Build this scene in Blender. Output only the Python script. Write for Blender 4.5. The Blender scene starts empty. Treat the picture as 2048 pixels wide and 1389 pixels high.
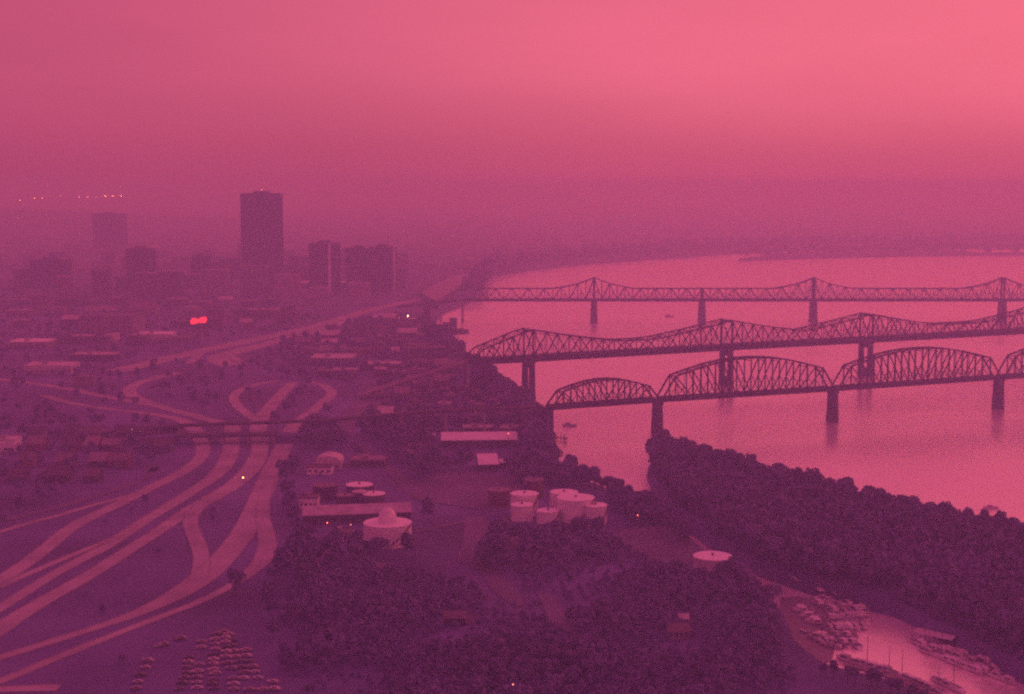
import bpy, bmesh, math, random
import numpy as np
from mathutils import Vector, Matrix
random.seed(7)
rng = np.random.default_rng(7)
R = math.radians
scene = bpy.context.scene
C = scene.collection

# ------------------------------------------------------------------ camera
CAMZ, PITCH, FPX = 180.0, 6.29, 2900.0          # metres, degrees below level, focal length in px of a 2048 px wide frame
cam_d = bpy.data.cameras.new("camera"); cam = bpy.data.objects.new("camera", cam_d); C.objects.link(cam)
cam.location = (0, 0, CAMZ); cam.rotation_euler = (R(90 - PITCH), 0, 0)
cam_d.sensor_width = 36; cam_d.lens = 36 * FPX / 2048
cam_d.clip_start = 1; cam_d.clip_end = 90000
scene.camera = cam

# ------------------------------------------------------------------ world, sun, exposure
SUN_EL, SUN_AZ = 24.0, 48.0                      # azimuth measured from the view direction towards the right
w = bpy.data.worlds.new("World"); scene.world = w; w.use_nodes = True
nt = w.node_tree; nt.nodes.clear()
N = nt.nodes.new; LK = nt.links.new
def wmath(op, a, b=None, clamp=False):
    n = N('ShaderNodeMath'); n.operation = op; n.use_clamp = clamp
    for i, v in enumerate((a, b)):
        if v is None: continue
        if isinstance(v, (int, float)): n.inputs[i].default_value = v
        else: LK(v, n.inputs[i])
    return n.outputs[0]
def wmap(v, a, b, c=0.0, d=1.0):
    n = N('ShaderNodeMapRange'); n.interpolation_type = 'SMOOTHSTEP'
    LK(v, n.inputs[0]); 
    for i, q in enumerate((a, b, c, d)): n.inputs[1 + i].default_value = q
    return n.outputs[0]
def wmix(f, a, b):
    n = N('ShaderNodeMix'); n.data_type = 'RGBA'; LK(f, n.inputs[0])
    for i, v in ((6, a), (7, b)):
        if isinstance(v, tuple): n.inputs[i].default_value = (*v, 1)
        else: LK(v, n.inputs[i])
    return n.outputs[2]
tc = N('ShaderNodeTexCoord'); sx = N('ShaderNodeSeparateXYZ'); LK(tc.outputs['Generated'], sx.inputs[0])
azr = wmap(sx.outputs[0], -0.46, 0.34)           # dim left to bright right, the glow after sunset
low = wmix(azr, (0.37, 0.049, 0.128), (0.62, 0.094, 0.177))
mid = wmix(azr, (0.53, 0.080, 0.180), (0.91, 0.172, 0.262))
top = wmix(azr, (0.52, 0.060, 0.250), (0.64, 0.076, 0.250))
c1 = wmix(wmap(sx.outputs[2], -0.01, 0.085), low, mid)
c2 = wmix(wmap(sx.outputs[2], 0.22, 0.65), c1, top)
behind = wmap(sx.outputs[1], -0.6, 0.3, 0.85, 1.0)
c3n = N('ShaderNodeMix'); c3n.data_type = 'RGBA'; c3n.blend_type = 'MULTIPLY'; c3n.inputs[0].default_value = 1
cmb = N('ShaderNodeCombineColor'); 
for i in range(3): LK(behind, cmb.inputs[i])
LK(c2, c3n.inputs[6]); LK(cmb.outputs[0], c3n.inputs[7])
nz = N('ShaderNodeTexNoise'); nz.inputs['Scale'].default_value = 3.0; nz.inputs['Detail'].default_value = 3
mp = N('ShaderNodeMapping'); mp.inputs['Scale'].default_value = (1, 1, 5); LK(tc.outputs['Generated'], mp.inputs[0]); LK(mp.outputs[0], nz.inputs['Vector'])
cl = wmap(nz.outputs[0], 0.3, 0.75, 0.95, 1.05)
bg = N('ShaderNodeBackground'); LK(c3n.outputs[2], bg.inputs[0]); LK(cl, bg.inputs[1])
sky = N('ShaderNodeTexSky'); sky.sky_type = 'NISHITA'; sky.sun_disc = False
sky.sun_elevation = R(SUN_EL); sky.sun_rotation = R(SUN_AZ); sky.dust_density = 5
tint = N('ShaderNodeMix'); tint.data_type = 'RGBA'; tint.blend_type = 'MULTIPLY'; tint.inputs[0].default_value = 1
LK(sky.outputs[0], tint.inputs[6]); tint.inputs[7].default_value = (1.0, 0.15, 0.28, 1)
bg2 = N('ShaderNodeBackground'); LK(tint.outputs[2], bg2.inputs[0]); bg2.inputs[1].default_value = 0.004
ad = N('ShaderNodeAddShader'); LK(bg.outputs[0], ad.inputs[0]); LK(bg2.outputs[0], ad.inputs[1])
wo = N('ShaderNodeOutputWorld'); LK(ad.outputs[0], wo.inputs[0])

sd = bpy.data.lights.new("sun", 'SUN'); sun = bpy.data.objects.new("sun", sd); C.objects.link(sun)
sd.energy = 0.5; sd.angle = R(22); sd.color = (1.0, 0.2, 0.3)
az, el = R(SUN_AZ), R(SUN_EL)
sdir = Vector((math.sin(az) * math.cos(el), math.cos(az) * math.cos(el), math.sin(el)))
sun.rotation_euler = (-sdir).to_track_quat('-Z', 'Y').to_euler()
vs = scene.view_settings; vs.view_transform = 'Standard'; vs.look = 'None'; vs.exposure = 0.0; vs.gamma = 1
cy = scene.cycles
cy.volume_bounces = 2; cy.max_bounces = 6; cy.diffuse_bounces = 2; cy.glossy_bounces = 2
cy.pixel_filter_type = 'BLACKMAN_HARRIS'; cy.filter_width = 2.3
cy.use_denoising = False
cy.sample_clamp_indirect = 1.2; cy.sample_clamp_direct = 12
cy.use_adaptive_sampling = True; cy.adaptive_threshold = 0.05; cy.adaptive_min_samples = 44

# ------------------------------------------------------------------ helpers
ct, st = math.cos(R(PITCH)), math.sin(R(PITCH))
def P(px, py, z=6.0):
    """point of the plane at height z that the photograph shows at px, py (2048 px frame)"""
    u, v = (px - 1024) / FPX, (694.5 - py) / FPX
    d = Vector((u, ct + v * st, -st + v * ct)); t = (z - CAMZ) / d.z
    return Vector((d.x * t, d.y * t, z))
def at_depth(px, py, Y):
    u, v = (px - 1024) / FPX, (694.5 - py) / FPX
    d = Vector((u, ct + v * st, -st + v * ct)); t = Y / d.y
    return Vector((d.x * t, Y, CAMZ + d.z * t))
def scale_at(p):
    return FPX / (p[1] * ct + (CAMZ - p[2]) * st)      # px per metre
L = 6.0                                               # height of the land above the river

def mat(name, col, rough=0.8, spec=0.3, var=0.25, scale=0.2, metal=0.0, emit=None, bump=0.0, col2=None, rnd=0.0, detail=5):
    m = bpy.data.materials.new(name); m.use_nodes = True
    t = m.node_tree; b = t.nodes['Principled BSDF']
    b.inputs['Roughness'].default_value = rough; b.inputs['Specular IOR Level'].default_value = spec
    b.inputs['Metallic'].default_value = metal
    if emit:
        b.inputs['Base Color'].default_value = (*col, 1)
        b.inputs['Emission Color'].default_value = (*emit[0], 1); b.inputs['Emission Strength'].default_value = emit[1]; m.cycles.emission_sampling = 'NONE'
        return m
    geo = t.nodes.new('ShaderNodeNewGeometry'); n = t.nodes.new('ShaderNodeTexNoise')
    n.inputs['Scale'].default_value = scale; n.inputs['Detail'].default_value = detail
    t.links.new(geo.outputs['Position'], n.inputs['Vector'])
    mr = t.nodes.new('ShaderNodeMapRange'); mr.inputs[1].default_value = 0.3; mr.inputs[2].default_value = 0.7
    t.links.new(n.outputs[0], mr.inputs[0])
    mx = t.nodes.new('ShaderNodeMix'); mx.data_type = 'RGBA'
    a = tuple(c * (1 - var) for c in col); d = col2 if col2 else tuple(min(1, c * (1 + var)) for c in col)
    mx.inputs[6].default_value = (*a, 1); mx.inputs[7].default_value = (*d, 1)
    t.links.new(mr.outputs[0], mx.inputs[0]); out = mx.outputs[2]
    if rnd:
        oi = t.nodes.new('ShaderNodeObjectInfo'); hs = t.nodes.new('ShaderNodeMapRange')
        hs.inputs[3].default_value = 1 - rnd; hs.inputs[4].default_value = 1 + rnd
        t.links.new(oi.outputs['Random'], hs.inputs[0])
        vm = t.nodes.new('ShaderNodeVectorMath'); vm.operation = 'SCALE'
        t.links.new(out, vm.inputs[0]); t.links.new(hs.outputs[0], vm.inputs['Scale']); out = vm.outputs[0]
    t.links.new(out, b.inputs['Base Color'])
    if bump:
        bp = t.nodes.new('ShaderNodeBump'); bp.inputs['Strength'].default_value = bump
        t.links.new(n.outputs[0], bp.inputs['Height']); t.links.new(bp.outputs[0], b.inputs['Normal'])
    return m

M = {}
M['grass'] = mat('grass', (0.098, 0.098, 0.215), var=0.5, scale=0.012, detail=9)
M['town_ground'] = M['grass']
M['leaf'] = mat('leaf', (0.125, 0.125, 0.235), rough=0.7, var=0.28, scale=0.10, rnd=0.15)
M['leaf2'] = mat('leaf_olive', (0.130, 0.130, 0.225), rough=0.7, var=0.3, scale=0.12, rnd=0.15)
M['bark'] = mat('bark', (0.08, 0.06, 0.05), var=0.3, scale=2)
M['asphalt'] = mat('pale_concrete_road', (0.33, 0.31, 0.31), rough=0.8, var=0.28, scale=0.05, detail=8)
M['paint'] = mat('road_paint', (0.42, 0.42, 0.4), var=0.15, scale=1)
M['dirt'] = mat('bare_earth', (0.118, 0.108, 0.160), var=0.35, scale=0.03, detail=8)
M['mud'] = mat('mud', (0.16, 0.14, 0.15), rough=0.45, var=0.2, scale=0.08)
M['steel'] = mat('bridge_steel', (0.035, 0.035, 0.04), rough=0.7, var=0.3, scale=0.3)
M['stone'] = mat('pier_masonry', (0.07, 0.06, 0.06), rough=0.9, var=0.3, scale=0.25)
M['concrete'] = mat('concrete', (0.30, 0.28, 0.27), rough=0.85, var=0.2, scale=0.1)
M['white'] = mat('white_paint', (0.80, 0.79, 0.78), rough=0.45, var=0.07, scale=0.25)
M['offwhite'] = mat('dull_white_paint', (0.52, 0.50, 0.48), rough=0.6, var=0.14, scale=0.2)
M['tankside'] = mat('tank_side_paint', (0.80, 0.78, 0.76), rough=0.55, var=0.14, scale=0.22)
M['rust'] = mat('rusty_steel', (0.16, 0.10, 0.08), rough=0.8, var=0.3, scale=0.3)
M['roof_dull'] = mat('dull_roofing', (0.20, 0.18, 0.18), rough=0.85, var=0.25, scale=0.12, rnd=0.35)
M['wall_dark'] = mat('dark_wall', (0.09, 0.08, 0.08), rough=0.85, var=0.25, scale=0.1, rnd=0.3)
M['brick'] = mat('brick', (0.20, 0.11, 0.09), rough=0.9, var=0.25, scale=0.3, rnd=0.3)
M['glass'] = mat('dark_glass', (0.03, 0.03, 0.04), rough=0.15, spec=0.6, var=0.2, scale=0.1)
M['tower'] = mat('dark_tower_facade', (0.05, 0.045, 0.05), rough=0.5, var=0.2, scale=0.05)
M['wood'] = mat('grey_planks', (0.30, 0.26, 0.22), rough=0.9, var=0.25, scale=0.8)
M['car'] = mat('car_paint', (0.26, 0.25, 0.25), rough=0.35, spec=0.5, var=0.1, scale=0.5, rnd=0.9)
M['rubber'] = mat('tyre_rubber', (0.02, 0.02, 0.02), var=0.2)
M['boat'] = mat('boat_gelcoat', (0.62, 0.60, 0.60), rough=0.3, spec=0.5, var=0.1, scale=0.6, rnd=0.3)
M['boatcover'] = mat('boat_canvas', (0.12, 0.12, 0.16), rough=0.8, var=0.2, scale=0.6, rnd=0.5)
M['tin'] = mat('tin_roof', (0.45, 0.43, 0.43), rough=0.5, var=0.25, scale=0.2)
M['neon'] = mat('red_neon', (0.5, 0.02, 0.02), emit=((1.0, 0.035, 0.06), 2.0))
M['lamp_w'] = mat('white_lamp_glow', (1, 1, 1), emit=((1.0, 0.93, 0.62), 7))
M['lamp_o'] = mat('orange_lamp_glow', (1, 1, 1), emit=((1.0, 0.50, 0.14), 7))
M['lamp_r'] = mat('red_lamp_glow', (1, 0, 0), emit=((1.0, 0.14, 0.10), 5))
M['lamp_p'] = mat('pink_lamp_glow', (1, 0.5, 0.4), emit=((1.0, 0.30, 0.25), 3))
M['lamp_far'] = mat('floodlight_glow', (1, 1, 1), emit=((1.0, 0.30, 0.30), 50))

# water
def water_mat():
    m = bpy.data.materials.new('river_water'); m.use_nodes = True; t = m.node_tree; b = t.nodes['Principled BSDF']
    b.inputs['Base Color'].default_value = (0.95, 0.88, 0.80, 1); b.inputs['Roughness'].default_value = 0.12
    b.inputs['IOR'].default_value = 2.0; b.inputs['Metallic'].default_value = 0.55
    geo = t.nodes.new('ShaderNodeNewGeometry')
    n1 = t.nodes.new('ShaderNodeTexNoise'); n1.inputs['Scale'].default_value = 0.25; n1.inputs['Detail'].default_value = 4
    mp = t.nodes.new('ShaderNodeMapping'); mp.inputs['Scale'].default_value = (1, 0.45, 1)
    t.links.new(geo.outputs['Position'], mp.inputs[0]); t.links.new(mp.outputs[0], n1.inputs['Vector'])
    bp = t.nodes.new('ShaderNodeBump'); bp.inputs['Strength'].default_value = 0.25; bp.inputs['Distance'].default_value = 0.4
    t.links.new(n1.outputs[0], bp.inputs['Height']); t.links.new(bp.outputs[0], b.inputs['Normal'])
    n2 = t.nodes.new('ShaderNodeTexNoise'); n2.inputs['Scale'].default_value = 0.004; n2.inputs['Detail'].default_value = 4
    mp2 = t.nodes.new('ShaderNodeMapping'); mp2.inputs['Scale'].default_value = (0.35, 1.6, 1); mp2.inputs['Rotation'].default_value = (0, 0, R(-8))
    t.links.new(geo.outputs['Position'], mp2.inputs[0]); t.links.new(mp2.outputs[0], n2.inputs['Vector'])
    mr = t.nodes.new('ShaderNodeMapRange'); mr.inputs[1].default_value = 0.35; mr.inputs[2].default_value = 0.65
    mr.inputs[3].default_value = 0.22; mr.inputs[4].default_value = 0.42
    t.links.new(n2.outputs[0], mr.inputs[0]); t.links.new(mr.outputs[0], b.inputs['Roughness'])
    return m
M['water'] = water_mat()

class MB:
    def __init__(s): s.v = []; s.f = []; s.m = []
    def face(s, pts, mi=0):
        b = len(s.v); s.v += [tuple(p) for p in pts]; s.f.append(tuple(range(b, b + len(pts)))); s.m.append(mi)
    def box(s, x0, x1, y0, y1, z0, z1, mi=0, bottom=True):
        b = len(s.v)
        s.v += [(x0, y0, z0), (x1, y0, z0), (x1, y1, z0), (x0, y1, z0), (x0, y0, z1), (x1, y0, z1), (x1, y1, z1), (x0, y1, z1)]
        fs = [(4, 5, 6, 7), (0, 1, 5, 4), (1, 2, 6, 5), (2, 3, 7, 6), (3, 0, 4, 7)] + ([(3, 2, 1, 0)] if bottom else [])
        s.f += [tuple(b + i for i in q) for q in fs]; s.m += [mi] * len(fs)
    def bar(s, a, b, wd, ht=None, mi=0):
        a, b = Vector(a), Vector(b); ht = ht or wd; d = (b - a)
        if d.length < 1e-6: return
        d.normalize(); up = Vector((0, 0, 1)) if abs(d.z) < 0.95 else Vector((0, 1, 0))
        x = d.cross(up).normalized() * wd / 2; y = x.cross(d).normalized() * ht / 2
        k = len(s.v)
        for p in (a, b): s.v += [tuple(p + x + y), tuple(p - x + y), tuple(p - x - y), tuple(p + x - y)]
        s.f += [(k, k+1, k+2, k+3), (k+7, k+6, k+5, k+4)] + [(k+i, k+4+i, k+4+(i+1) % 4, k+(i+1) % 4) for i in range(4)]; s.m += [mi] * 6
    def lathe(s, prof, n=24, cx=0, cy=0, mi=0, cap=True):
        k = len(s.v)
        for r, z in prof:
            for i in range(n):
                a = 2 * math.pi * i / n; s.v.append((cx + r * math.cos(a), cy + r * math.sin(a), z))
        for j in range(len(prof) - 1):
            for i in range(n):
                i2 = (i + 1) % n; s.f.append((k+j*n+i, k+j*n+i2, k+(j+1)*n+i2, k+(j+1)*n+i)); s.m.append(mi)
        if cap:
            s.f.append(tuple(k + (len(prof)-1)*n + i for i in range(n))); s.m.append(mi)
    def taper(s, c, w0, d0, w1, d1, z0, z1, ang=0.0, mi=0, nose=0.0):
        """tapered shaft; nose > 0 gives pointed cutwaters along its long side"""
        ca, sa = math.cos(ang), math.sin(ang); k = len(s.v)
        def ring(wd, dp, z):
            pts = [(-wd/2, -dp/2)] + ([(0, -dp/2 - nose)] if nose else []) + [(wd/2, -dp/2), (wd/2, dp/2)] + ([(0, dp/2 + nose)] if nose else []) + [(-wd/2, dp/2)]
            return [(c[0] + x*ca - y*sa, c[1] + x*sa + y*ca, z) for x, y in pts]
        r0, r1 = ring(w0, d0, z0), ring(w1, d1, z1); n = len(r0); s.v += r0 + r1
        for i in range(n): s.f.append((k+i, k+(i+1) % n, k+n+(i+1) % n, k+n+i)); s.m.append(mi)
        s.f.append(tuple(k+n+i for i in range(n))); s.m.append(mi)
    def build(s, name, mats, parent=None, smooth=False):
        me = bpy.data.meshes.new(name); me.from_pydata(s.v, [], s.f)
        mats = mats if isinstance(mats, (list, tuple)) else [mats]
        for m in mats: me.materials.append(m)
        if any(s.m): me.polygons.foreach_set('material_index', s.m)
        if smooth: me.polygons.foreach_set('use_smooth', [True] * len(s.f))
        me.update(); o = bpy.data.objects.new(name, me); C.objects.link(o)
        if parent: o.parent = parent
        return o

def tag(o, label=None, cat=None, group=None, kind=None):
    if label: o['label'] = label
    if cat: o['category'] = cat
    if group: o['group'] = group
    if kind: o['kind'] = kind
    return o
def thing(name, label, cat, loc=(0, 0, 0), rz=0.0, group=None):
    o = bpy.data.objects.new(name, None); C.objects.link(o); o.location = loc; o.rotation_euler = (0, 0, rz)
    o.empty_display_size = 1
    return tag(o, label, cat, group)
def dup(root, loc, rz=0.0, sc=1.0, label=None, group=None):
    r = root.copy(); C.objects.link(r); r.location = loc; r.rotation_euler = (0, 0, rz)
    r.scale = (sc, sc, sc) if isinstance(sc, (int, float)) else sc
    if label: r['label'] = label
    if group: r['group'] = group
    for ch in root.children:
        c = ch.copy(); C.objects.link(c); c.parent = r
        for g in ch.children:
            d = g.copy(); C.objects.link(d); d.parent = c
    return r

# ------------------------------------------------------------------ water and land
wb = MB(); wb.face([(-16000, -1500, 0), (16000, -1500, 0), (16000, 22000, 0), (-16000, 22000, 0)])
tag(wb.build('river', M['water']), kind='structure', label='wide river, pink with the evening sky', cat='river')

def smooth_line(pts, it=2):
    for _ in range(it):
        q = [pts[0]]
        for a, b in zip(pts, pts[1:]): q += [a.lerp(b, .25), a.lerp(b, .75)]
        q.append(pts[-1]); pts = q
    return pts
def land(name, ring, label, m, nshore):
    """flat land with a sloped bank; ring = world xy points counter-clockwise"""
    bm = bmesh.new(); vt = [bm.verts.new((p[0], p[1], L)) for p in ring]
    f = bm.faces.new(vt); bm.normal_update()
    if f.normal.z < 0: f.normal_flip(); 
    n = len(ring); sgn = 1
    area = sum(ring[i][0]*ring[(i+1) % n][1] - ring[(i+1) % n][0]*ring[i][1] for i in range(n)); sgn = 1 if area > 0 else -1
    vb = []
    for i in range(n):
        a, b = Vector(ring[i-1][:2]), Vector(ring[(i+1) % n][:2]); d = (b - a)
        d = d.normalized() if d.length > 1e-6 else Vector((1, 0)); nn = Vector((d.y, -d.x)) * sgn * 4
        vb.append(bm.verts.new((ring[i][0] + nn.x, ring[i][1] + nn.y, -2)))
    for i in range(n):
        j = (i + 1) % n; bm.faces.new((vt[i], vt[j], vb[j], vb[i]))
    bmesh.ops.recalc_face_normals(bm, faces=[q for q in bm.faces if q is not f])
    bmesh.ops.triangulate(bm, faces=[f])
    me = bpy.data.meshes.new(name); bm.to_mesh(me); bm.free(); me.materials.append(m)
    o = bpy.data.objects.new(name, me); C.objects.link(o); tag(o, label, name.replace('_', ' '), kind='structure'); return o

shore_px = [(2700, 484), (2048, 492), (1800, 495), (1600, 497), (1530, 500), (1450, 505), (1300, 516), (1200, 522), (1100, 531), (1010, 544),
            (972, 552), (964, 575), (940, 598), (905, 612), (876, 624), (862, 648), (888, 668), (905, 690), (935, 715), (965, 747), (1000, 777), (1040, 803),
            (1073, 838), (1092, 868), (1102, 905), (1112, 945), (1180, 962), (1240, 990), (1300, 1018), (1345, 1046), (1390, 1085),
            (1450, 1135), (1530, 1190), (1566, 1222), (1572, 1262), (1606, 1298), (1650, 1330), (1725, 1346), (1795, 1366), (1865, 1394), (1935, 1432), (2060, 1540)]
shore = smooth_line([P(*q) for q in shore_px], 2)
main_ring = [(p.x, p.y) for p in shore] + [(200, 150), (200, -1200), (-6000, -1200), (-15500, 6000), (-15500, 21500), (15500, 21500), (15500, 5200)]
land('mainland', main_ring, 'low hazy city shore on the left of the river', M['grass'], 0)
isl_px = [(1306, 918), (1302, 940), (1316, 965), (1345, 1000), (1372, 1030), (1420, 1066), (1500, 1118), (1600, 1152), (1700, 1185), (1784, 1200), (1826, 1216),
          (1868, 1240), (1920, 1266), (1975, 1292), (2040, 1322), (2140, 1385), (2300, 1520), (2500, 1400), (2420, 1200), (2250, 1150), (2048, 1092), (1850, 1046), (1700, 1015), (1600, 986),
          (1500, 958), (1400, 928), (1345, 905), (1318, 902)]
isl = [P(*q) for q in isl_px]; isl_s = smooth_line(isl + [isl[0]], 2)[:-1]
land('island', [(p.x, p.y) for p in isl_s], 'long wooded island between the river and the boat harbour', M['grass'], 0)
nb_px = [(1478, 518), (1600, 513.5), (1800, 509), (1960, 507), (2048, 506), (2300, 507)]
nb = [P(*q) for q in nb_px]
nb_ring = [(p.x, p.y) for p in nb] + [(1560, 2800), (1400, 2000), (1300, 1200), (1200, 200), (1200, -1200), (9000, -1200), (9000, 3950)] + \
          [(p.x, p.y) for p in [P(2300, 500), P(2048, 504.8), P(1960, 505), P(1895, 499), P(1700, 501), P(1540, 508)]]
land('north_bank', nb_ring, 'far low shore with a narrow spit running out into the river', M['grass'], 0)

# low ridge on the far left that carries the floodlights
hb = MB(); seg = 40
def rp(k):
    e = max(0, min(1, k / 8, (seg - k) / 16)) ** 0.8
    return -4800 + 4000 * k / seg, 104 * e + 3 * math.sin(k * .9) * e + L
for i in range(seg):
    (x0, h0), (x1, h1) = rp(i), rp(i + 1)
    hb.face([(x0, 5000, L), (x1, 5000, L), (x1, 6000, h1), (x0, 6000, h0)]); hb.face([(x0, 6000, h0), (x1, 6000, h1), (x1, 8500, L), (x0, 8500, L)])
tag(hb.build('hills', M['grass'], smooth=True), 'low ridge lost in the haze at the far left', 'hills', kind='structure')

# ------------------------------------------------------------------ roads
road_lines = []     # (points, half width) for keeping trees off
rz_step = [0]
def ribbon(pts, wd, z, mb, off=0.0):
    n = len(pts); Ls = []
    for i in range(n):
        a, b = pts[max(0, i-1)], pts[min(n-1, i+1)]; d = (b - a); d.z = 0; d.normalize(); nn = Vector((-d.y, d.x, 0))
        w_ = wd[i] if isinstance(wd, list) else wd
        p = pts[i] + nn * off
        Ls.append((p + nn * w_/2, p - nn * w_/2))
    for (a, b), (c, d) in zip(Ls, Ls[1:]):
        mb.face([(b.x, b.y, z), (d.x, d.y, z), (c.x, c.y, z), (a.x, a.y, z)])
def road(px, wd, label, m='asphalt', mark=True, curb=True):
    rz_step[0] += 1; z = L + 0.02 + 0.012 * rz_step[0]
    wds = [wd] * len(px) if not isinstance(wd, list) else wd
    pts = [P(a, b) for a, b in px]
    q = [Vector((p.x, p.y, w_)) for p, w_ in zip(pts, wds)]
    q = smooth_line(q, 3); ws = [v.z for v in q]; pts = [Vector((v.x, v.y, 0)) for v in q]
    road_lines.append((pts, max(ws) / 2))
    mb = MB(); ribbon(pts, ws, z, mb)
    o = tag(mb.build('road' if m == 'asphalt' else 'path', M[m]), label, 'road', kind='structure')
    if mark:
        mk = MB()
        for s_ in (-1, 1):
            n = len(pts)
            ribbon(pts, 0.16, z + .006, mk, off=s_ * (min(ws) / 2 - 1.0))
        mk.build('lane_marking', M['paint'], o)
    if curb:
        kb = MB()
        for s_ in (-1, 1):
            for i in range(len(pts) - 1):
                a, b = pts[i], pts[i+1]; d = (b - a).normalized(); nn = Vector((-d.y, d.x, 0)) * (ws[i] / 2 + .2) * s_
                kb.bar((a.x + nn.x, a.y + nn.y, L + .12), (b.x + nn.x, b.y + nn.y, L + .12), .3, .5)
        kb.build('kerb', M['concrete'], o)
    return o
road([(855, 597), (800, 607), (740, 621), (690, 636), (640, 652), (560, 670), (470, 688), (390, 705), (300, 727), (232, 743)], 24, 'upper carriageway of the riverside expressway heading into the haze')
road([(700, 640), (640, 660), (560, 682), (500, 697), (466, 706), (440, 712), (434, 720), (450, 728), (462, 732)], 22, 'lower carriageway of the riverside expressway ending in a curl')
road([(455, 706), (470, 718), (488, 729)], 9, 'short slip road beside the curl of the expressway')
road([(405, 700), (394, 716), (376, 728)], 9, 'short ramp dropping off the upper expressway')
road([(360, 746), (315, 755), (275, 767), (257, 779), (262, 791), (292, 805), (350, 822), (420, 840), (466, 853)], 11, 'ramp curling sharply back at the left of the interchange')
road([(-20, 757), (60, 766), (130, 777), (200, 792), (260, 803), (310, 812), (355, 823)], 10, 'straight road joining the curled ramp from the left edge')
road([(85, 791), (110, 799), (160, 811), (240, 822), (310, 829), (350, 837), (376, 846), (392, 862), (404, 884), (408, 905), (395, 925), (360, 948), (303, 975), (242, 1007), (182, 1034), (136, 1059), (106, 1086), (60, 1122), (12, 1155), (-40, 1185)],
     [8, 8, 8, 9, 9, 10, 11, 11, 10, 9, 8.5, 8, 8, 8, 8, 8, 8, 8, 8, 8], 'leftmost carriageway bending under the two overpasses')
road([(300, 976), (255, 994), (212, 1004), (165, 1017), (121, 1031), (60, 1046), (9, 1062), (-40, 1076)], 4, 'thin slip road running off to the left edge')
road([(466, 853), (462, 875), (463, 900), (452, 930), (425, 958), (390, 980), (333, 1016), (272, 1053), (212, 1095), (151, 1125), (91, 1159), (12, 1210), (-40, 1240)], [11]*4 + [8.5, 8, 7.5, 7.5, 7, 6, 6, 6, 6], 'second carriageway from the left, sweeping under the overpasses')
road([(272, 1053), (218, 1082), (151, 1108), (60, 1147), (12, 1168), (-40, 1190)], 4, 'narrow branch between two carriageways at lower left')
road([(585, 766), (562, 790), (540, 815), (520, 838), (516, 855), (518, 880), (521, 900), (510, 930), (485, 957), (448, 985), (378, 1021), (333, 1053), (257, 1101), (182, 1150), (106, 1192), (30, 1237), (-30, 1280)],
     [10, 10, 11, 12, 12, 11, 11, 12, 11, 11, 9.5, 7.5, 7.5, 8, 8, 9, 9], 'middle carriageway running from the road fork to the lower left')
road([(560, 762), (520, 768), (486, 777), (464, 793), (474, 812), (497, 830), (516, 843)], 8, 'left branch of the fork above the overpass')
road([(620, 764), (650, 772), (665, 784), (660, 795), (636, 814), (608, 836), (590, 850), (577, 870), (562, 905), (545, 940), (525, 985), (508, 1025), (490, 1062), (460, 1102), (425, 1140), (380, 1175), (330, 1203), (265, 1232), (190, 1257), (110, 1282), (20, 1310), (-30, 1325)],
     [8, 8, 9, 9, 9, 10, 11, 11, 11.5, 12, 12.5, 12, 12, 12, 13, 12, 9, 6, 5, 5, 5, 5], 'widest right-hand carriageway sweeping down to the lower left')
road([(420, 998), (390, 1020), (379, 1042), (386, 1065), (398, 1092), (404, 1115), (402, 1140), (396, 1160)], 7.5, 'short connector ramp between two carriageways')
road([(540, 960), (528, 1000), (524, 1030), (531, 1062), (537, 1088), (528, 1118), (505, 1143), (482, 1160), (455, 1177), (400, 1205), (311, 1238), (245, 1264), (180, 1290), (100, 1322), (35, 1350), (-20, 1372)],
     [6, 6.5, 7, 8, 9, 9, 6.5, 5.5, 4.5, 4, 4, 4, 4.5, 4.5, 4.5, 4.5], 'outer right ramp partly hidden by trees')
road([(-20, 1381), (60, 1378), (118, 1377)], 6, 'short pale road in the bottom left corner', mark=False)
road([(735, 770), (722, 800), (700, 826), (690, 862), (706, 885), (745, 912), (790, 945), (825, 985)], 9, 'faint service lane behind the small tank farm', m='dirt', mark=False, curb=False)
road([(300, 945), (320, 930), (290, 960), (220, 985), (100, 1020), (-20, 1048)], 6, 'faint frontage lane above the leftmost carriageway', m='dirt', mark=False, curb=False)
road([(825, 1066), (870, 1058), (905, 1048), (950, 1040)], 4, 'dirt track running right from the domed tank', m='dirt', mark=False, curb=False)

def patch(name, px, m, label, dz=0.012):
    rz_step[0] += 1; z = L + 0.02 + 0.012 * rz_step[0] - 0.006
    mb = MB(); pts = smooth_line([P(*q) for q in px + [px[0]]], 2)[:-1]
    c = sum(pts, Vector()) / len(pts)
    n = len(pts)
    for i in range(n):
        a, b = pts[i], pts[(i+1) % n]; mb.face([(c.x, c.y, z), (a.x, a.y, z), (b.x, b.y, z)])
    return tag(mb.build(name, M[m]), label, 'ground', kind='structure')
clear = []    # pixel polygons kept free of trees
def cpatch(name, px, m, label, free=True):
    if free: clear.append([P(*q) for q in px])
    return patch(name, px, m, label)
cpatch('bare_ground', [(930, 1035), (975, 1035), (985, 1075), (970, 1120), (1010, 1165), (985, 1175), (940, 1130), (905, 1125), (925, 1095)], 'dirt', 'bare earth yard below the white tanks')
cpatch('bare_ground', [(955, 1120), (985, 1130), (1030, 1175), (1055, 1215), (1020, 1212), (970, 1170)], 'dirt', 'pale strip running down from the yard below the tanks')
cpatch('bare_ground', [(1000, 1030), (1040, 1040), (1045, 1100), (1035, 1135), (1010, 1130), (1008, 1080)], 'dirt', 'narrow bare clearing right of the yard')
cpatch('bare_ground', [(740, 780), (790, 790), (760, 820), (720, 850), (690, 845), (705, 810)], 'dirt', 'bare ground right of the road fork')
cpatch('bare_ground', [(870, 945), (1000, 945), (1060, 990), (1010, 1030), (900, 1010), (800, 1000)], 'dirt', 'open industrial yard behind the white tanks')
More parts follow.
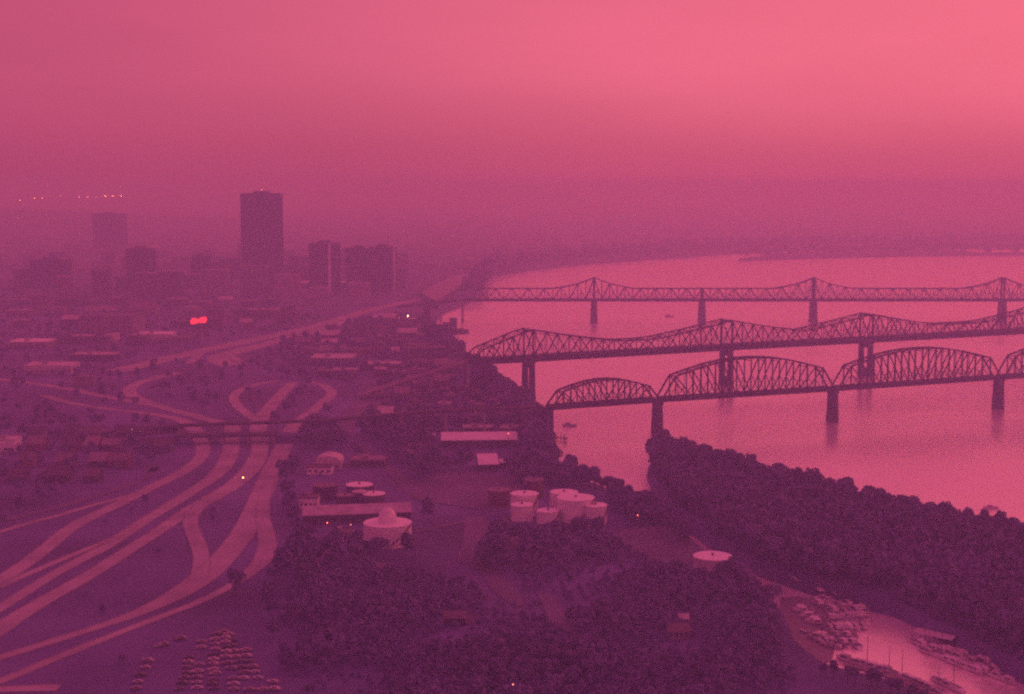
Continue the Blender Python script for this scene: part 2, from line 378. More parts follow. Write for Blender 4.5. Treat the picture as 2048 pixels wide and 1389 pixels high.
cpatch('bare_ground', [(1240, 1060), (1330, 1050), (1390, 1085), (1400, 1130), (1300, 1130), (1230, 1090)], 'dirt', 'thinly grassed clearing left of the round white roof')
cpatch('bare_ground', [(890, 1230), (960, 1225), (960, 1250), (880, 1252)], 'dirt', 'small clearing in the dark foreground wood')
cpatch('bare_ground', [(1075, 1190), (1110, 1190), (1140, 1260), (1210, 1310), (1190, 1325), (1110, 1270)], 'dirt', 'winding bare strip through the foreground wood')
cpatch('bare_ground', [(920, 1305), (970, 1305), (975, 1328), (925, 1328)], 'dirt', 'small bare square near the bottom edge')
mf = MB(); mpts = smooth_line([P(a, b, .12) for a, b in [(1560, 1195), (1640, 1192), (1664, 1225), (1660, 1262), (1672, 1290), (1660, 1335), (1600, 1310), (1560, 1262), (1560, 1195)]], 2)[:-1]
mc = sum(mpts, Vector()) / len(mpts)
for i_ in range(len(mpts)): mf.face([tuple(mc), tuple(mpts[i_]), tuple(mpts[(i_ + 1) % len(mpts)])])
tag(mf.build('mud_flat', M['mud']), 'muddy shallows at the head of the boat harbour', 'ground', kind='structure')
cpatch('parking_lot', [(270, 1400), (300, 1300), (380, 1262), (480, 1255), (540, 1330), (560, 1400)], 'grass', 'dark car yard at the bottom left')
clear.append([P(*q) for q in [(590, 905), (690, 905), (850, 980), (850, 1110), (640, 1110), (590, 1050)]])
clear.append([P(*q) for q in [(1010, 985), (1225, 970), (1225, 1036), (1010, 1046)]])
clear.append([P(*q) for q in [(1372, 1085), (1480, 1085), (1485, 1160), (1470, 1166), (1385, 1166)]])
clear.append([P(*q) for q in [(925, 1100), (990, 1100), (1040, 1160), (1060, 1205), (1010, 1215), (960, 1180)]])
clear.append([P(*q) for q in [(870, 868), (1045, 868), (1045, 930), (870, 930)]])
clear.append([P(*q) for q in [(945, 925), (1015, 925), (1015, 972), (945, 972)]])

# ------------------------------------------------------------------ bridges
def bridge_frame(A, B):
    d = Vector((B[0]-A[0], B[1]-A[1], 0)).normalized(); return d, Vector((-d.y, d.x, 0))
def deck_part(A, B, wd, th, root, m='steel', rail=True, label=None):
    d, n = bridge_frame(A, B); A, B = Vector(A), Vector(B)
    mb = MB(); mid_ = -th / 2
    mb.bar(A + Vector((0, 0, -0.25)), B + Vector((0, 0, -0.25)), wd, 0.5)
    for s_ in (-1, 1):
        mb.bar(A + n*s_*(wd/2 - .5) + Vector((0, 0, -.5 - (th-.5)/2)), B + n*s_*(wd/2 - .5) + Vector((0, 0, -.5 - (th-.5)/2)), .6, th - .5)
        if rail: mb.bar(A + n*s_*(wd/2 + .2) + Vector((0, 0, .9)), B + n*s_*(wd/2 + .2) + Vector((0, 0, .9)), .25, .3)
    ln = (B - A).length; k = max(2, int(ln / 8))
    for i in range(k + 1):
        p = A.lerp(B, i / k); 
        mb.bar(p + n*(wd/2 - .7) + Vector((0, 0, -1.2)), p - n*(wd/2 - .7) + Vector((0, 0, -1.2)), .5, min(1.4, th - .6))
        if rail:
            for s_ in (-1, 1): mb.bar(p + n*s_*(wd/2 + .2) + Vector((0, 0, -.3)), p + n*s_*(wd/2 + .2) + Vector((0, 0, .8)), .2, .2)
    o = mb.build('deck', M[m], root)
    if label: o['label'] = label
    return o
def truss_parts(A, B, nodes, hs, wd, dk, mode, t=0.8, post_h=None):
    """two truss planes between A and B; nodes = fractions, hs = top chord heights (0 = no top node)"""
    A, B = Vector(A), Vector(B); d, n = bridge_frame(A, B)
    for s_ in (-1, 1):
        mb = MB(); off = n * s_ * (wd/2)
        bot = [A.lerp(B, f) + off for f in nodes]; top = [p + Vector((0, 0, h)) for p, h in zip(bot, hs)]
        K = len(nodes)
        for i in range(K - 1):
            mb.bar(bot[i], bot[i+1], t, t * 1.3)
            mb.bar(top[i], top[i+1], t * 1.15, t * 1.25)
            if hs[i+1] > 0 and i + 1 < K: mb.bar(bot[i+1], top[i+1], t * .75 if mode != 'arch' else t)
            if mode == 'arch':
                a, b = (top[i], bot[i+1]) if i < K // 2 else (bot[i], top[i+1])
                if 0 < i < K - 2 or True:
                    if hs[i] > 0 and i < K // 2 or (hs[i+1] > 0 and i >= K // 2):
                        mb.bar(a, b, t * .8)
                        m_ = a.lerp(b, .5); lo = bot[i].lerp(bot[i+1], .5)
                        mb.bar(m_, lo, t * .5); mb.bar(m_, (bot[i] if i < K // 2 else bot[i+1]), t * .5)
                        mb.bar(m_, top[i].lerp(top[i+1], .5), t * .4)
            else:
                if i % 2 == 0: a, b = top[i], bot[i+1]
                else: a, b = bot[i], top[i+1]
                mb.bar(a, b, t * 1.0)
                m_ = a.lerp(b, .5); lo = bot[i].lerp(bot[i+1], .5); mb.bar(m_, lo, t * .45)
                if hs[i] > 14: mb.bar(m_, bot[i+1] if i % 2 else bot[i], t * .5)
        mb.build('truss', M['steel'], dk)
    br = MB()
    for i, f in enumerate(nodes):
        if hs[i] <= 1: continue
        p = A.lerp(B, f) + Vector((0, 0, hs[i])); br.bar(p + n*wd/2, p - n*wd/2, t * .8)
        if hs[i] > 10: br.bar(p + n*wd/2 - Vector((0, 0, 2.2)), p - n*wd/2 - Vector((0, 0, 2.2)), t * .5)
        if i + 1 < len(nodes) and hs[i+1] > 1:
            q = A.lerp(B, nodes[i+1]) + Vector((0, 0, hs[i+1])); br.bar(p + n*wd/2, q - n*wd/2, t * .4); br.bar(p - n*wd/2, q + n*wd/2, t * .4)
    br.build('top_bracing', M['steel'], dk)

def solve_depth(px, py, z):
    return P(px, py, z)
# --- nearest bridge: arched railway truss spans on masonry piers
ZB = 27.0
bfA = P(1097, 812, ZB); bfp = [P(1315, 796.5, ZB), P(1666, 774.5, ZB), P(1998, 752, ZB)]
dirv = (bfp[2] - bfp[0]).normalized()
pts_b = [bfA, bfp[0], bfp[1], bfp[2], bfp[2] + dirv * 157, bfp[2] + dirv * 314, bfp[2] + dirv * 471, bfp[2] + dirv * 570]
big = thing('railway_truss_bridge', 'nearest bridge, dark steel railway bridge of big arched truss spans on stone piers', 'bridge', (bfp[1].x, bfp[1].y, 0))
def rel(root, p): return Vector(p) - Vector(root.location)
for i in range(len(pts_b) - 1):
    A, B = rel(big, pts_b[i]), rel(big, pts_b[i+1])
    a = A.lerp(B, .012); b = A.lerp(B, .985)
    dk = deck_part(A, B, 10, 2.6, big, rail=False)
    last = i == len(pts_b) - 2
    n = 9 if i == 0 else 12
    hm = 16.5 if i == 0 else (26.5 if i < 6 else 12)
    nodes = [k / n for k in range(n + 1)]
    hs = [0] + [hm * (0.60 + 0.40 * (1 - abs(2*k/n - 1) ** 2.0 / (1 - 2/n) ** 2.0)) for k in range(1, n)] + [0]
    nodes[1] *= .85; nodes[-2] = 1 - (1 - nodes[-2]) * .85
    truss_parts(a, b, nodes, hs, 9.4, dk, 'arch', t=0.85)
d_, n_ = bridge_frame(pts_b[0], pts_b[2]); ang = math.atan2(d_.y, d_.x)
for i, p in enumerate(pts_b[1:-1]):
    q = rel(big, p); mb = MB()
    mb.taper((q.x, q.y), 5.8, 9, 4.4, 7.5, -2, ZB - 4.4, ang, nose=1.2)
    mb.taper((q.x, q.y), 5.2, 9, 5.2, 9, ZB - 4.4, ZB - 2.6, ang)
    mb.build('pier', M['stone'], big)
ab = MB(); q = rel(big, pts_b[0]); ab.taper((q.x, q.y), 4.5, 8.5, 4, 8, -2, ZB - 2.6, ang); ab.build('abutment', M['stone'], big)

# railway viaduct crossing the interchange, continuing the bridge to the left
via = thing('railway_viaduct', 'dark railway viaduct crossing above all the carriageways of the interchange', 'viaduct', (-200, 1003, L))
vp = [pts_b[0] - Vector((4.5, 0, 0)), Vector((-60, 1008, 24)), Vector((-130, 1005, 18.5)), Vector((-232, 1000, 15.5)), Vector((-300, 998, 8.6))]
for a, b in zip(vp, vp[1:]):
    deck_part(rel(via, a), rel(via, b), 7, 1.6, via, m='stone', rail=False)
    k = int((b - a).length / 24)
    for i in range(k):
        p = rel(via, a.lerp(b, (i + .5) / k)); mb = MB(); mb.taper((p.x, p.y), 1.6, 6, 1.4, 5, -6 + 0, p.z - 2.2)
        pr = [pp for pts, hw in road_lines for pp in pts if (pp - Vector((p.x + via.location.x, p.y + via.location.y, 0))).length < hw + 1]
        if not pr: mb.build('pier', M['concrete'], via)
ov = thing('road_overpass', 'low road overpass just in front of the railway viaduct', 'overpass', (-190, 968, L))
oa, ob = P(352, 869, 12.5), P(556, 866, 12.5)
deck_part(rel(ov, oa), rel(ov, ob), 11, 1.8, ov, m='wall_dark')
for fx in (408, 436, 488, 540):
    p = rel(ov, P(fx + 10, 868, 12.5)); mb = MB(); mb.taper((p.x, p.y), 1.4, 9, 1.4, 9, -6, p.z - 1.9); mb.build('pier', M['concrete'], ov)
for e_, s_ in ((oa, -1), (ob, 1)):
    mb = MB()
    p = rel(ov, e_); x1 = p.x + s_ * 60
    for yy in (-5.5, 5.5): pass
    v = [(p.x, p.y - 5.5, p.z - .02), (p.x, p.y + 5.5, p.z - .02), (x1, p.y + 5.5, 0.05), (x1, p.y - 5.5, 0.05), (p.x, p.y - 8, 0), (p.x, p.y + 8, 0)]
    mb.face([v[0], v[3], v[2], v[1]]); mb.face([v[0], v[4], v[3]]); mb.face([v[1], v[2], v[5]]); mb.face([v[0], v[1], v[5], v[4]])
    mb.build('embankment', M['grass'], ov)

# --- middle bridge: cantilever highway truss on twin-column piers
ZK = 33.0
kp = [P(1057, 722, ZK), P(1453, 699, ZK), P(1732, 684, ZK)]
kd = (kp[2] - kp[0]).normalized()
kL = P(922, 730, ZK); kL = kp[0] - kd * 56
ken = thing('cantilever_bridge', 'middle bridge, highway truss with pointed peaks over twin-column piers and a thick dark deck', 'bridge', (kp[1].x, kp[1].y, 0))
kpts = [kL, kp[0], kp[1], kp[2], kp[2] + kd * 222, kp[2] + kd * 420, kp[2] + kd * 580]
ks = [0]
for a, b in zip(kpts, kpts[1:]): ks.append(ks[-1] + (b - a).length)
peaks = ks[1:5] + [ks[5]]
KTH = 3.6
def hk(s):
    best = 9.5
    for j, pk in enumerate(peaks):
        dist = abs(s - pk); best = max(best, 10.0 + 13.5 * max(0, 1 - dist / 88) ** 1.25)
    if s < 48: best = min(best, 6 + s * .33)
    return best
for i in range(len(kpts) - 1):
    A, B = rel(ken, kpts[i]), rel(ken, kpts[i+1]); ln = (B - A).length
    up = Vector((0, 0, KTH))
    dk = deck_part(A + up, B + up, 20, KTH, ken)
    n = max(4, int(round(ln / 11 / 2)) * 2); nodes = [k / n for k in range(n + 1)]
    hs = [hk(ks[i] + f * ln) for f in nodes]
    if i == 0: hs[0] = 0
    if i == len(kpts) - 2: hs[-1] = 0
    truss_parts(A + up, B + up, nodes, hs, 18.5, dk, 'warren', t=0.75)
kang = math.atan2(kd.y, kd.x); kn = Vector((-kd.y, kd.x, 0))
for i, p in enumerate(kpts[1:-1]):
    q = rel(ken, p); mb = MB()
    for s_ in (-1, 1):
        c = q + kn * s_ * 6.8; mb.taper((c.x, c.y), 4.6, 4.6, 3.7, 3.7, -2, ZK - 1.2, kang)
    mb.taper((q.x, q.y), 4.2, 18.5, 4.2, 18.5, ZK - 1.2, ZK - .01, kang)
    mb.taper((q.x, q.y), 5.0, 12, 4.8, 12, -2, 8, kang); mb.taper((q.x, q.y), 3.0, 12, 3.0, 12, ZK - 5.5, ZK - 1.3, kang)
    mb.build('pier', M['stone'], ken)
    if i < 5:
        mp_ = MB()
        for s_ in (-1, 1): c = q + kn * s_ * 9.25; mp_.bar((c.x, c.y, ZK + KTH - .3), (c.x, c.y, ZK + KTH + 23.2), 1.5, 1.5)
        c0, c1 = q - kn * 9.25, q + kn * 9.25; mp_.bar((c0.x, c0.y, ZK + KTH + 22), (c1.x, c1.y, ZK + KTH + 22), 1.2, 1.2)
        mp_.build('tower_post', M['steel'], ken)
# approach girder inland
prev = kL
for j in range(3):
    nx = prev - Vector((kd.x * .98, kd.y * .2, 0)) * 34 - Vector((0, 0, 9.2))
    deck_part(rel(ken, prev) + Vector((0, 0, KTH)), rel(ken, nx) + Vector((0, 0, KTH)), 20, 2.2, ken, m='roof_dull', rail=False)
    c = rel(ken, prev); mb = MB()
    for s_ in (-1, 1): cc = c + Vector((0, s_ * 7, 0)); mb.taper((cc.x, cc.y), 2.2, 2.2, 2, 2, -2, c.z + .4, 0)
    mb.taper((c.x, c.y), 2.6, 17, 2.6, 17, c.z + .2, c.z + 1.1, 0)
    mb.build('pier', M['concrete'], ken); prev = nx

# --- farthest big bridge
cY = 1935.0
def cp(px, py): return at_depth(px, py, cY)
ZC = cp(1188, 599).z
def cx(px): v = at_depth(px, 600, cY); return Vector((v.x, cY, ZC))
clk = thing('old_truss_bridge', 'farthest of the three big bridges, slim truss with sharp peaks on single stone piers', 'bridge', (cx(1627).x, cY, 0))
cxs = [925, 1188, 1404, 1627, 2005]
cpts = [cx(a) + Vector((0, 0, 0)) for a in cxs]; gap = (cpts[4] - cpts[3]).length
cpts += [cpts[4] + Vector((150, 0, 0)), cpts[4] + Vector((300, 0, 0)), cpts[4] + Vector((470, 0, 0))]
cs = [0]
for a, b in zip(cpts, cpts[1:]): cs.append(cs[-1] + (b - a).length)
cpk = [cs[1], cs[3], cs[4], cs[6]]
def hc(s):
    h = 14.5
    for pk in cpk:
        dd = abs(s - pk); h = max(h, 29 - (29 - 21) * dd / 20 if dd < 20 else 14.5 + 6.5 * max(0, 1 - (dd - 20) / 32))
    return h
for i in range(len(cpts) - 1):
    A, B = rel(clk, cpts[i]), rel(clk, cpts[i+1]); ln = (B - A).length; up = Vector((0, 0, 0))
    dk = deck_part(A, B, 13, 2.6, clk)
    n = max(4, int(round(ln / 10.4 / 2)) * 2); nodes = [k / n for k in range(n + 1)]
    hs = [hc(cs[i] + f * ln) for f in nodes]
    if i == 0: hs[0] = hs[1] = 0; hs[2] = 14.5
    if i == len(cpts) - 2: hs[-1] = 0
    truss_parts(A, B, nodes, hs, 12, dk, 'warren', t=0.8)
for i, p in enumerate(cpts[1:-1]):
    q = rel(clk, p); mb = MB(); mb.taper((q.x, q.y), 9.5, 16, 7.0, 13.5, -2, ZC - 2.7, 0, nose=2)
    mb.build('pier', M['stone'], clk)
    mp_ = MB()
    for s_ in (-1, 1): mp_.bar((q.x, q.y + s_*6, ZC), (q.x, q.y + s_*6, ZC + (28.5 if i in (0, 2, 3, 5) else 14.5)), 2.4, 1.8)
    mp_.bar((q.x, q.y - 6, ZC + 13.6), (q.x, q.y + 6, ZC + 13.6), 1, 1); mp_.build('tower_post', M['steel'], clk)
prev = cpts[0]
for j in range(3):
    nx = prev + Vector((-30, 10, -4)); deck_part(rel(clk, prev), rel(clk, nx), 13, 2.2, clk)
    c = rel(clk, prev); mb = MB(); mb.taper((c.x, c.y), 3, 11, 2.6, 10, -2, c.z - 2.2, 0); mb.build('pier', M['concrete'], clk); prev = nx

# --- faint bridge far downstream
fb = thing('distant_bridge', 'faint low bridge on three dark piers by the right edge, far downstream', 'bridge', (P(1977, 508, 0).x, P(1977, 508, 0).y, 0))
fy = fb.location.y
fpts = [Vector((at_depth(x, 490, fy).x, fy, 26)) for x in (1770, 1870, 1926, 1977, 2033, 2090, 2150, 2300)]
for a, b in zip(fpts, fpts[1:]): deck_part(rel(fb, a), rel(fb, b), 12, 4, fb)
for p in fpts[1:-1]:
    q = rel(fb, p); mb = MB(); mb.taper((q.x, q.y), 13, 18, 9, 15, -2, 22, 0, nose=2); mb.build('pier', M['stone'], fb)

# ------------------------------------------------------------------ storage tanks
def tank(px0, px1, pytop, h, label, top='white', side='tankside', dome=None, cone=0.015, group=None, n=40):
    z = L + h; c = P((px0 + px1) / 2, pytop, z); r = (px1 - px0) / 2 / scale_at(c)
    t = thing('storage_tank', label, 'tank', (c.x, c.y, L), random.random() * 6, group)
    clear.append([Vector((c.x + (r+2)*math.cos(a), c.y + (r+2)*math.sin(a), 0)) for a in [k*.785 for k in range(8)]])
    mb = MB(); mb.lathe([(r, -.2), (r, h - .02)], n, cap=False)
    for k in range(1, int(h / 2.4)): mb.lathe([(r + .001, k*2.4 - .06), (r + .07, k*2.4 - .05), (r + .07, k*2.4 + .05), (r + .001, k*2.4 + .06)], n, cap=False)
    mb.build('shell', M[side], t, smooth=False)
    rf = MB(); rf.lathe([(r + .12, h - .25), (r + .12, h + .05), (r - .3, h + .12), (r * .5, h + .12 + cone * r * .5), (.3, h + .12 + cone * r)], n)
    ro = rf.build('roof', M[top], t)
    if dome:
        dr, dh, dx = dome; dm = MB()
        prof = [(dr, h + .1)] + [(dr * math.cos(a), h + .1 + dh * math.sin(a) ** .95) for a in [k * math.pi / 2 / 9 for k in range(1, 9)]] + [(.05, h + .1 + dh)]
        dm.lathe(prof, 28, cx=dx, mi=0); dm.build('dome', M['tankside'], ro, smooth=True)
    else:
        vt = MB(); vt.lathe([(.5, h + cone*r - .1), (.5, h + cone*r + .7), (.8, h + cone*r + .8), (.1, h + cone*r + 1.2)], 10); vt.build('vent', M['rust'], ro)
    st_ = MB(); k = 14     # spiral stair
    for i in range(k):
        a0, a1 = -1.9 + i * .09, -1.9 + (i + 1) * .09; z0, z1 = h * i / k, h * (i + 1) / k
        p0, p1 = (r + .5), (r + .5)
        st_.bar((p0*math.cos(a0), p0*math.sin(a0), z0), (p1*math.cos(a1), p1*math.sin(a1), z1), .8, .15)
        st_.bar((p0*math.cos(a0)*1.03, p0*math.sin(a0)*1.03, z0 + 1), (p1*math.cos(a1)*1.03, p1*math.sin(a1)*1.03, z1 + 1), .08, .08)
    st_.build('stair', M['rust'], t)
    return t
t_dome = tank(727, 823, 1045, 10.5, 'large white tank topped by a rounded dome, left of centre', dome=(4.8, 7.2, 0), cone=0.01, top='white')
t_dome.rotation_euler.z = 0.3
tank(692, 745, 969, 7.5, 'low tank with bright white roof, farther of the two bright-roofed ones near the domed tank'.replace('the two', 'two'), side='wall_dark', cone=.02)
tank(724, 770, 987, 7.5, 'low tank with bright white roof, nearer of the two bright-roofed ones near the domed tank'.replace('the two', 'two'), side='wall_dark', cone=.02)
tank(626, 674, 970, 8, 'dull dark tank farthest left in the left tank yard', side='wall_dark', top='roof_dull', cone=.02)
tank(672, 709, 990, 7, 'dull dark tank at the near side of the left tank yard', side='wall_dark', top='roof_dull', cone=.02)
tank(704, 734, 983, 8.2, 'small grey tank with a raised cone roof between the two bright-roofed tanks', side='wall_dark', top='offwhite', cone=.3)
tank(1021, 1077, 987, 11, 'pale wide tank at the back left of the white tank cluster')
tank(1100, 1156, 984, 11, 'pale tank at the back right of the white tank cluster')
tank(1114, 1189, 995, 12, 'widest pale tank in the middle of the white tank cluster')
tank(1022, 1066, 1009, 8.5, 'small pale tank at the front left of the white tank cluster')
tank(1074, 1119, 1021, 6.5, 'small low pale tank at the front middle of the white tank cluster')
tank(1167, 1214, 1010, 9.5, 'small pale tank at the right end of the white tank cluster')
tank(976, 1020, 979, 9, 'dim rusty tank left of the white tank cluster', side='rust', top='roof_dull')
tank(1047, 1088, 959, 10, 'dim rusty tank half hidden behind the white tank cluster', side='rust', top='roof_dull')
tank(1030, 1056, 942, 7, 'small dim tank behind the rusty tanks', side='rust', top='roof_dull')
tank(1387, 1464, 1112, 5.5, 'wide low tank with a brilliant white roof ringed by trees', side='offwhite', cone=.03)

# ------------------------------------------------------------------ buildings
def building(name, label, cat, px0, px1, pybase, h, depth, wall, roof, rz=0.0, shape='flat', windows=0, group=None, z0=L, detail=None):
    c = P((px0 + px1) / 2, pybase, z0); wd = (px1 - px0) / scale_at(c)
    t = thing(name, label, cat, (c.x, c.y, z0), rz, group)
    x0, x1 = -wd/2, wd/2; mb = MB(); mb.box(x0, x1, 0, depth, -1, h); wl = mb.build('wall', M[wall], t)
    rf = MB()
    if shape == 'flat':
        rf.box(x0 - .15, x1 + .15, -.15, depth + .15, h + .002, h + .35)
        for a in ((x0 - .15, x1 + .15, -.15, .15), (x0 - .15, x1 + .15, depth - .15, depth + .15)): rf.box(a[0], a[1], a[2], a[3], h + .36, h + .9)
        for a in ((x0 - .15, x0 + .15), (x1 - .15, x1 + .15)): rf.box(a[0], a[1], .16, depth - .16, h + .36, h + .9)
        ro = rf.build('roof', M[roof], t)
        vb = MB(); vb.box(x0 + wd*.3, x0 + wd*.3 + min(5, wd*.2), depth*.4, depth*.4 + min(4, depth*.3), h + .36, h + 2.4); vb.build('roof_unit', M['concrete'], ro)
    elif shape == 'gable':
        e = .6; rh = min(depth * .28, 6)
        v = [(x0-e, -e, h - .1), (x1+e, -e, h - .1), (x1+e, depth/2, h+rh), (x0-e, depth/2, h+rh), (x0-e, depth+e, h - .1), (x1+e, depth+e, h - .1)]
        u = [(a, b, c_ - .3) for a, b, c_ in v]
        for A_ in (v, ): rf.face([A_[0], A_[1], A_[2], A_[3]]); rf.face([A_[3], A_[2], A_[5], A_[4]])
        rf.face([u[3], u[2], u[1], u[0]]); rf.face([u[4], u[5], u[2], u[3]])
        rf.face([v[1], v[0], u[0], u[1]]); rf.face([v[4], v[5], u[5], u[4]])
        for i_, j_, k_ in ((0, 3, 4), (1, 2, 5)):
            rf.face([v[i_], v[j_], u[j_], u[i_]]); rf.face([v[j_], v[k_], u[k_], u[j_]])
        ro = rf.build('roof', M[roof], t)
        for xx in (x0, x1):
            gb = MB(); gb.face([(xx, 0, h), (xx, depth, h), (xx, depth/2, h + rh - .35)]); gb.build('gable_end', M[wall], wl)
    elif shape == 'vault':
        k = 12; prev = None
        for i in range(k + 1):
            a = math.pi * i / k; p = (-math.cos(a) * (wd/2 + .3), h + math.sin(a) * wd * .28)
            if prev: rf.face([(prev[0], -.4, prev[1]), (p[0], -.4, p[1]), (p[0], depth + .4, p[1]), (prev[0], depth + .4, prev[1])])
            prev = p
        rf.face([(-math.cos(math.pi*i/k) * (wd/2 + .3), -.3, h + math.sin(math.pi*i/k) * wd * .28) for i in range(k + 1)])
        rf.face([(-math.cos(math.pi*i/k) * (wd/2 + .3), depth + .3, h + math.sin(math.pi*i/k) * wd * .28) for i in range(k, -1, -1)])
        ro = rf.build('roof', M[roof], t)
    if windows:
        rows = max(1, int((h - 1) / 4.2)); 
        for r_ in range(rows):
            for i in range(windows):
                wx = x0 + wd * (i + .5) / windows; ww = min(2.2, wd / windows * .5)
                wm = MB(); wm.box(wx - ww/2, wx + ww/2, -.06, .1, 1.4 + r_*4.2, 3.1 + r_*4.2); f_ = wm.build('window', M['glass'], t)
        dm = MB(); dm.box(x0 + wd*.42, x0 + wd*.42 + 1.6, -.08, .1, 0, 2.6) if windows % 2 else dm.box(x0 + wd*.48, x0 + wd*.48 + min(3, wd*.1), -.08, .1, 0, 1.35)
        dm.build('door', M['rust'], t)
    clear.append([Vector((c.x + a, c.y + b, 0)) for a, b in ((x0 - 2, -3), (x1 + 2, -3), (x1 + 2, depth + 2), (x0 - 2, depth + 2))])
    return t
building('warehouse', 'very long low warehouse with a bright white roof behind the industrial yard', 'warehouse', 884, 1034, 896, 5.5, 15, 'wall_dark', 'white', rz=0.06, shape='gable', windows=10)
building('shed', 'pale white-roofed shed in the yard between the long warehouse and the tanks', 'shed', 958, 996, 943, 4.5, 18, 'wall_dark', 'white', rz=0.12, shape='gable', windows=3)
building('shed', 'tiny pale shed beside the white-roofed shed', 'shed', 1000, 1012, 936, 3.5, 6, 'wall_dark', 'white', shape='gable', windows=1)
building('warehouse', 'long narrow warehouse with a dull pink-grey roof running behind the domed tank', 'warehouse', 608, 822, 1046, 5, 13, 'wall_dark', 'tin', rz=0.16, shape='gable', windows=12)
building('hangar', 'pale building with an arched roof left of the tank yard', 'building', 630, 682, 940, 4, 16, 'offwhite', 'offwhite', shape='vault', windows=3)
building('annex', 'low pale two-part annex in front of the arched-roof building', 'building', 614, 663, 950, 4.2, 8, 'tankside', 'roof_dull', windows=4)
building('workshop', 'small square pale workshop at the left end of the long narrow warehouse', 'workshop', 598, 635, 1018, 5.5, 10, 'tankside', 'roof_dull', windows=4)
building('depot', 'small flat building with a pale white front left of the domed tank', 'building', 660, 702, 1084, 3.6, 12, 'white', 'roof_dull', windows=5)
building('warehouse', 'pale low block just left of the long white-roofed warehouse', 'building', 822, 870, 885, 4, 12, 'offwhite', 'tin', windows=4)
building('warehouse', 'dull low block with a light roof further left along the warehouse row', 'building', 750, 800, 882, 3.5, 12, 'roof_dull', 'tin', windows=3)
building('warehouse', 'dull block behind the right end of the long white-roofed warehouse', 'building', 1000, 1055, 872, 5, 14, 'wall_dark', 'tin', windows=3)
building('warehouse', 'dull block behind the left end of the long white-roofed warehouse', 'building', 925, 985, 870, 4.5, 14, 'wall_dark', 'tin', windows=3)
building('workshop', 'low dull shed between the long warehouse and the arched-roof building', 'building', 700, 770, 935, 4, 16, 'wall_dark', 'roof_dull', windows=4)
building('house', 'small dull house alone in the dark wood right of centre bottom', 'house', 1338, 1378, 1280, 3.4, 8, 'roof_dull', 'roof_dull', shape='gable', windows=4)
building('house', 'small shed behind the lone dull house in the wood', 'house', 1360, 1376, 1252, 3, 5, 'roof_dull', 'tin', shape='gable', windows=1)
building('house', 'small low house at the foot of the domed tank', 'house', 756, 778, 1150, 3.2, 6, 'rust', 'roof_dull', shape='gable', windows=2)
building('house', 'low house in a gap of the wood below the bare yard', 'house', 890, 930, 1252, 3.2, 7, 'wall_dark', 'roof_dull', shape='gable', windows=3)
building('house', 'low house by the winding strip in the foreground wood', 'house', 935, 970, 1320, 3.2, 8, 'wall_dark', 'roof_dull', shape='gable', windows=3)
building('arena', 'broad pale hall at mid left behind the red sign', 'hall', 158, 266, 672, 22, 60, 'roof_dull', 'roof_dull', windows=9)
building('plant', 'cluster of bright low roofs just right of the broad pale hall', 'building', 272, 344, 682, 7, 30, 'offwhite', 'white', rz=.05, windows=6)
building('plant', 'small bright roof in front of the broad pale hall', 'building', 208, 230, 684, 7, 22, 'offwhite', 'offwhite', windows=2)
building('warehouse', 'long pale warehouse at the far left below the broad hall', 'warehouse', 48, 142, 748, 7, 32, 'offwhite', 'offwhite', rz=.03, windows=9)
building('warehouse', 'pale strip-roofed warehouse near the left edge, beyond the long pale one', 'warehouse', 18, 94, 696, 6, 34, 'roof_dull', 'white', windows=6)
building('warehouse', 'pale squarish building cut by the left edge', 'building', -20, 30, 905, 8, 14, 'tankside', 'offwhite', windows=4)
building('warehouse', 'long pale low roof in front of the two midsized towers', 'building', 594, 694, 578, 10, 40, 'roof_dull', 'white', windows=8)
building('warehouse', 'thin bright roof left below the tall tower', 'building', 272, 348, 584, 9, 36, 'roof_dull', 'white', windows=6)
building('warehouse', 'wide pale industrial block near the middle bridge approach', 'building', 620, 705, 732, 7, 40, 'roof_dull', 'tin', windows=7)
building('warehouse', 'pale block directly right of the expressway curl', 'building', 586, 606, 704, 5, 14, 'offwhite', 'tin', windows=2)
building('warehouse', 'low building under the middle bridge approach', 'building', 720, 800, 742, 6, 24, 'wall_dark', 'tin', windows=6)

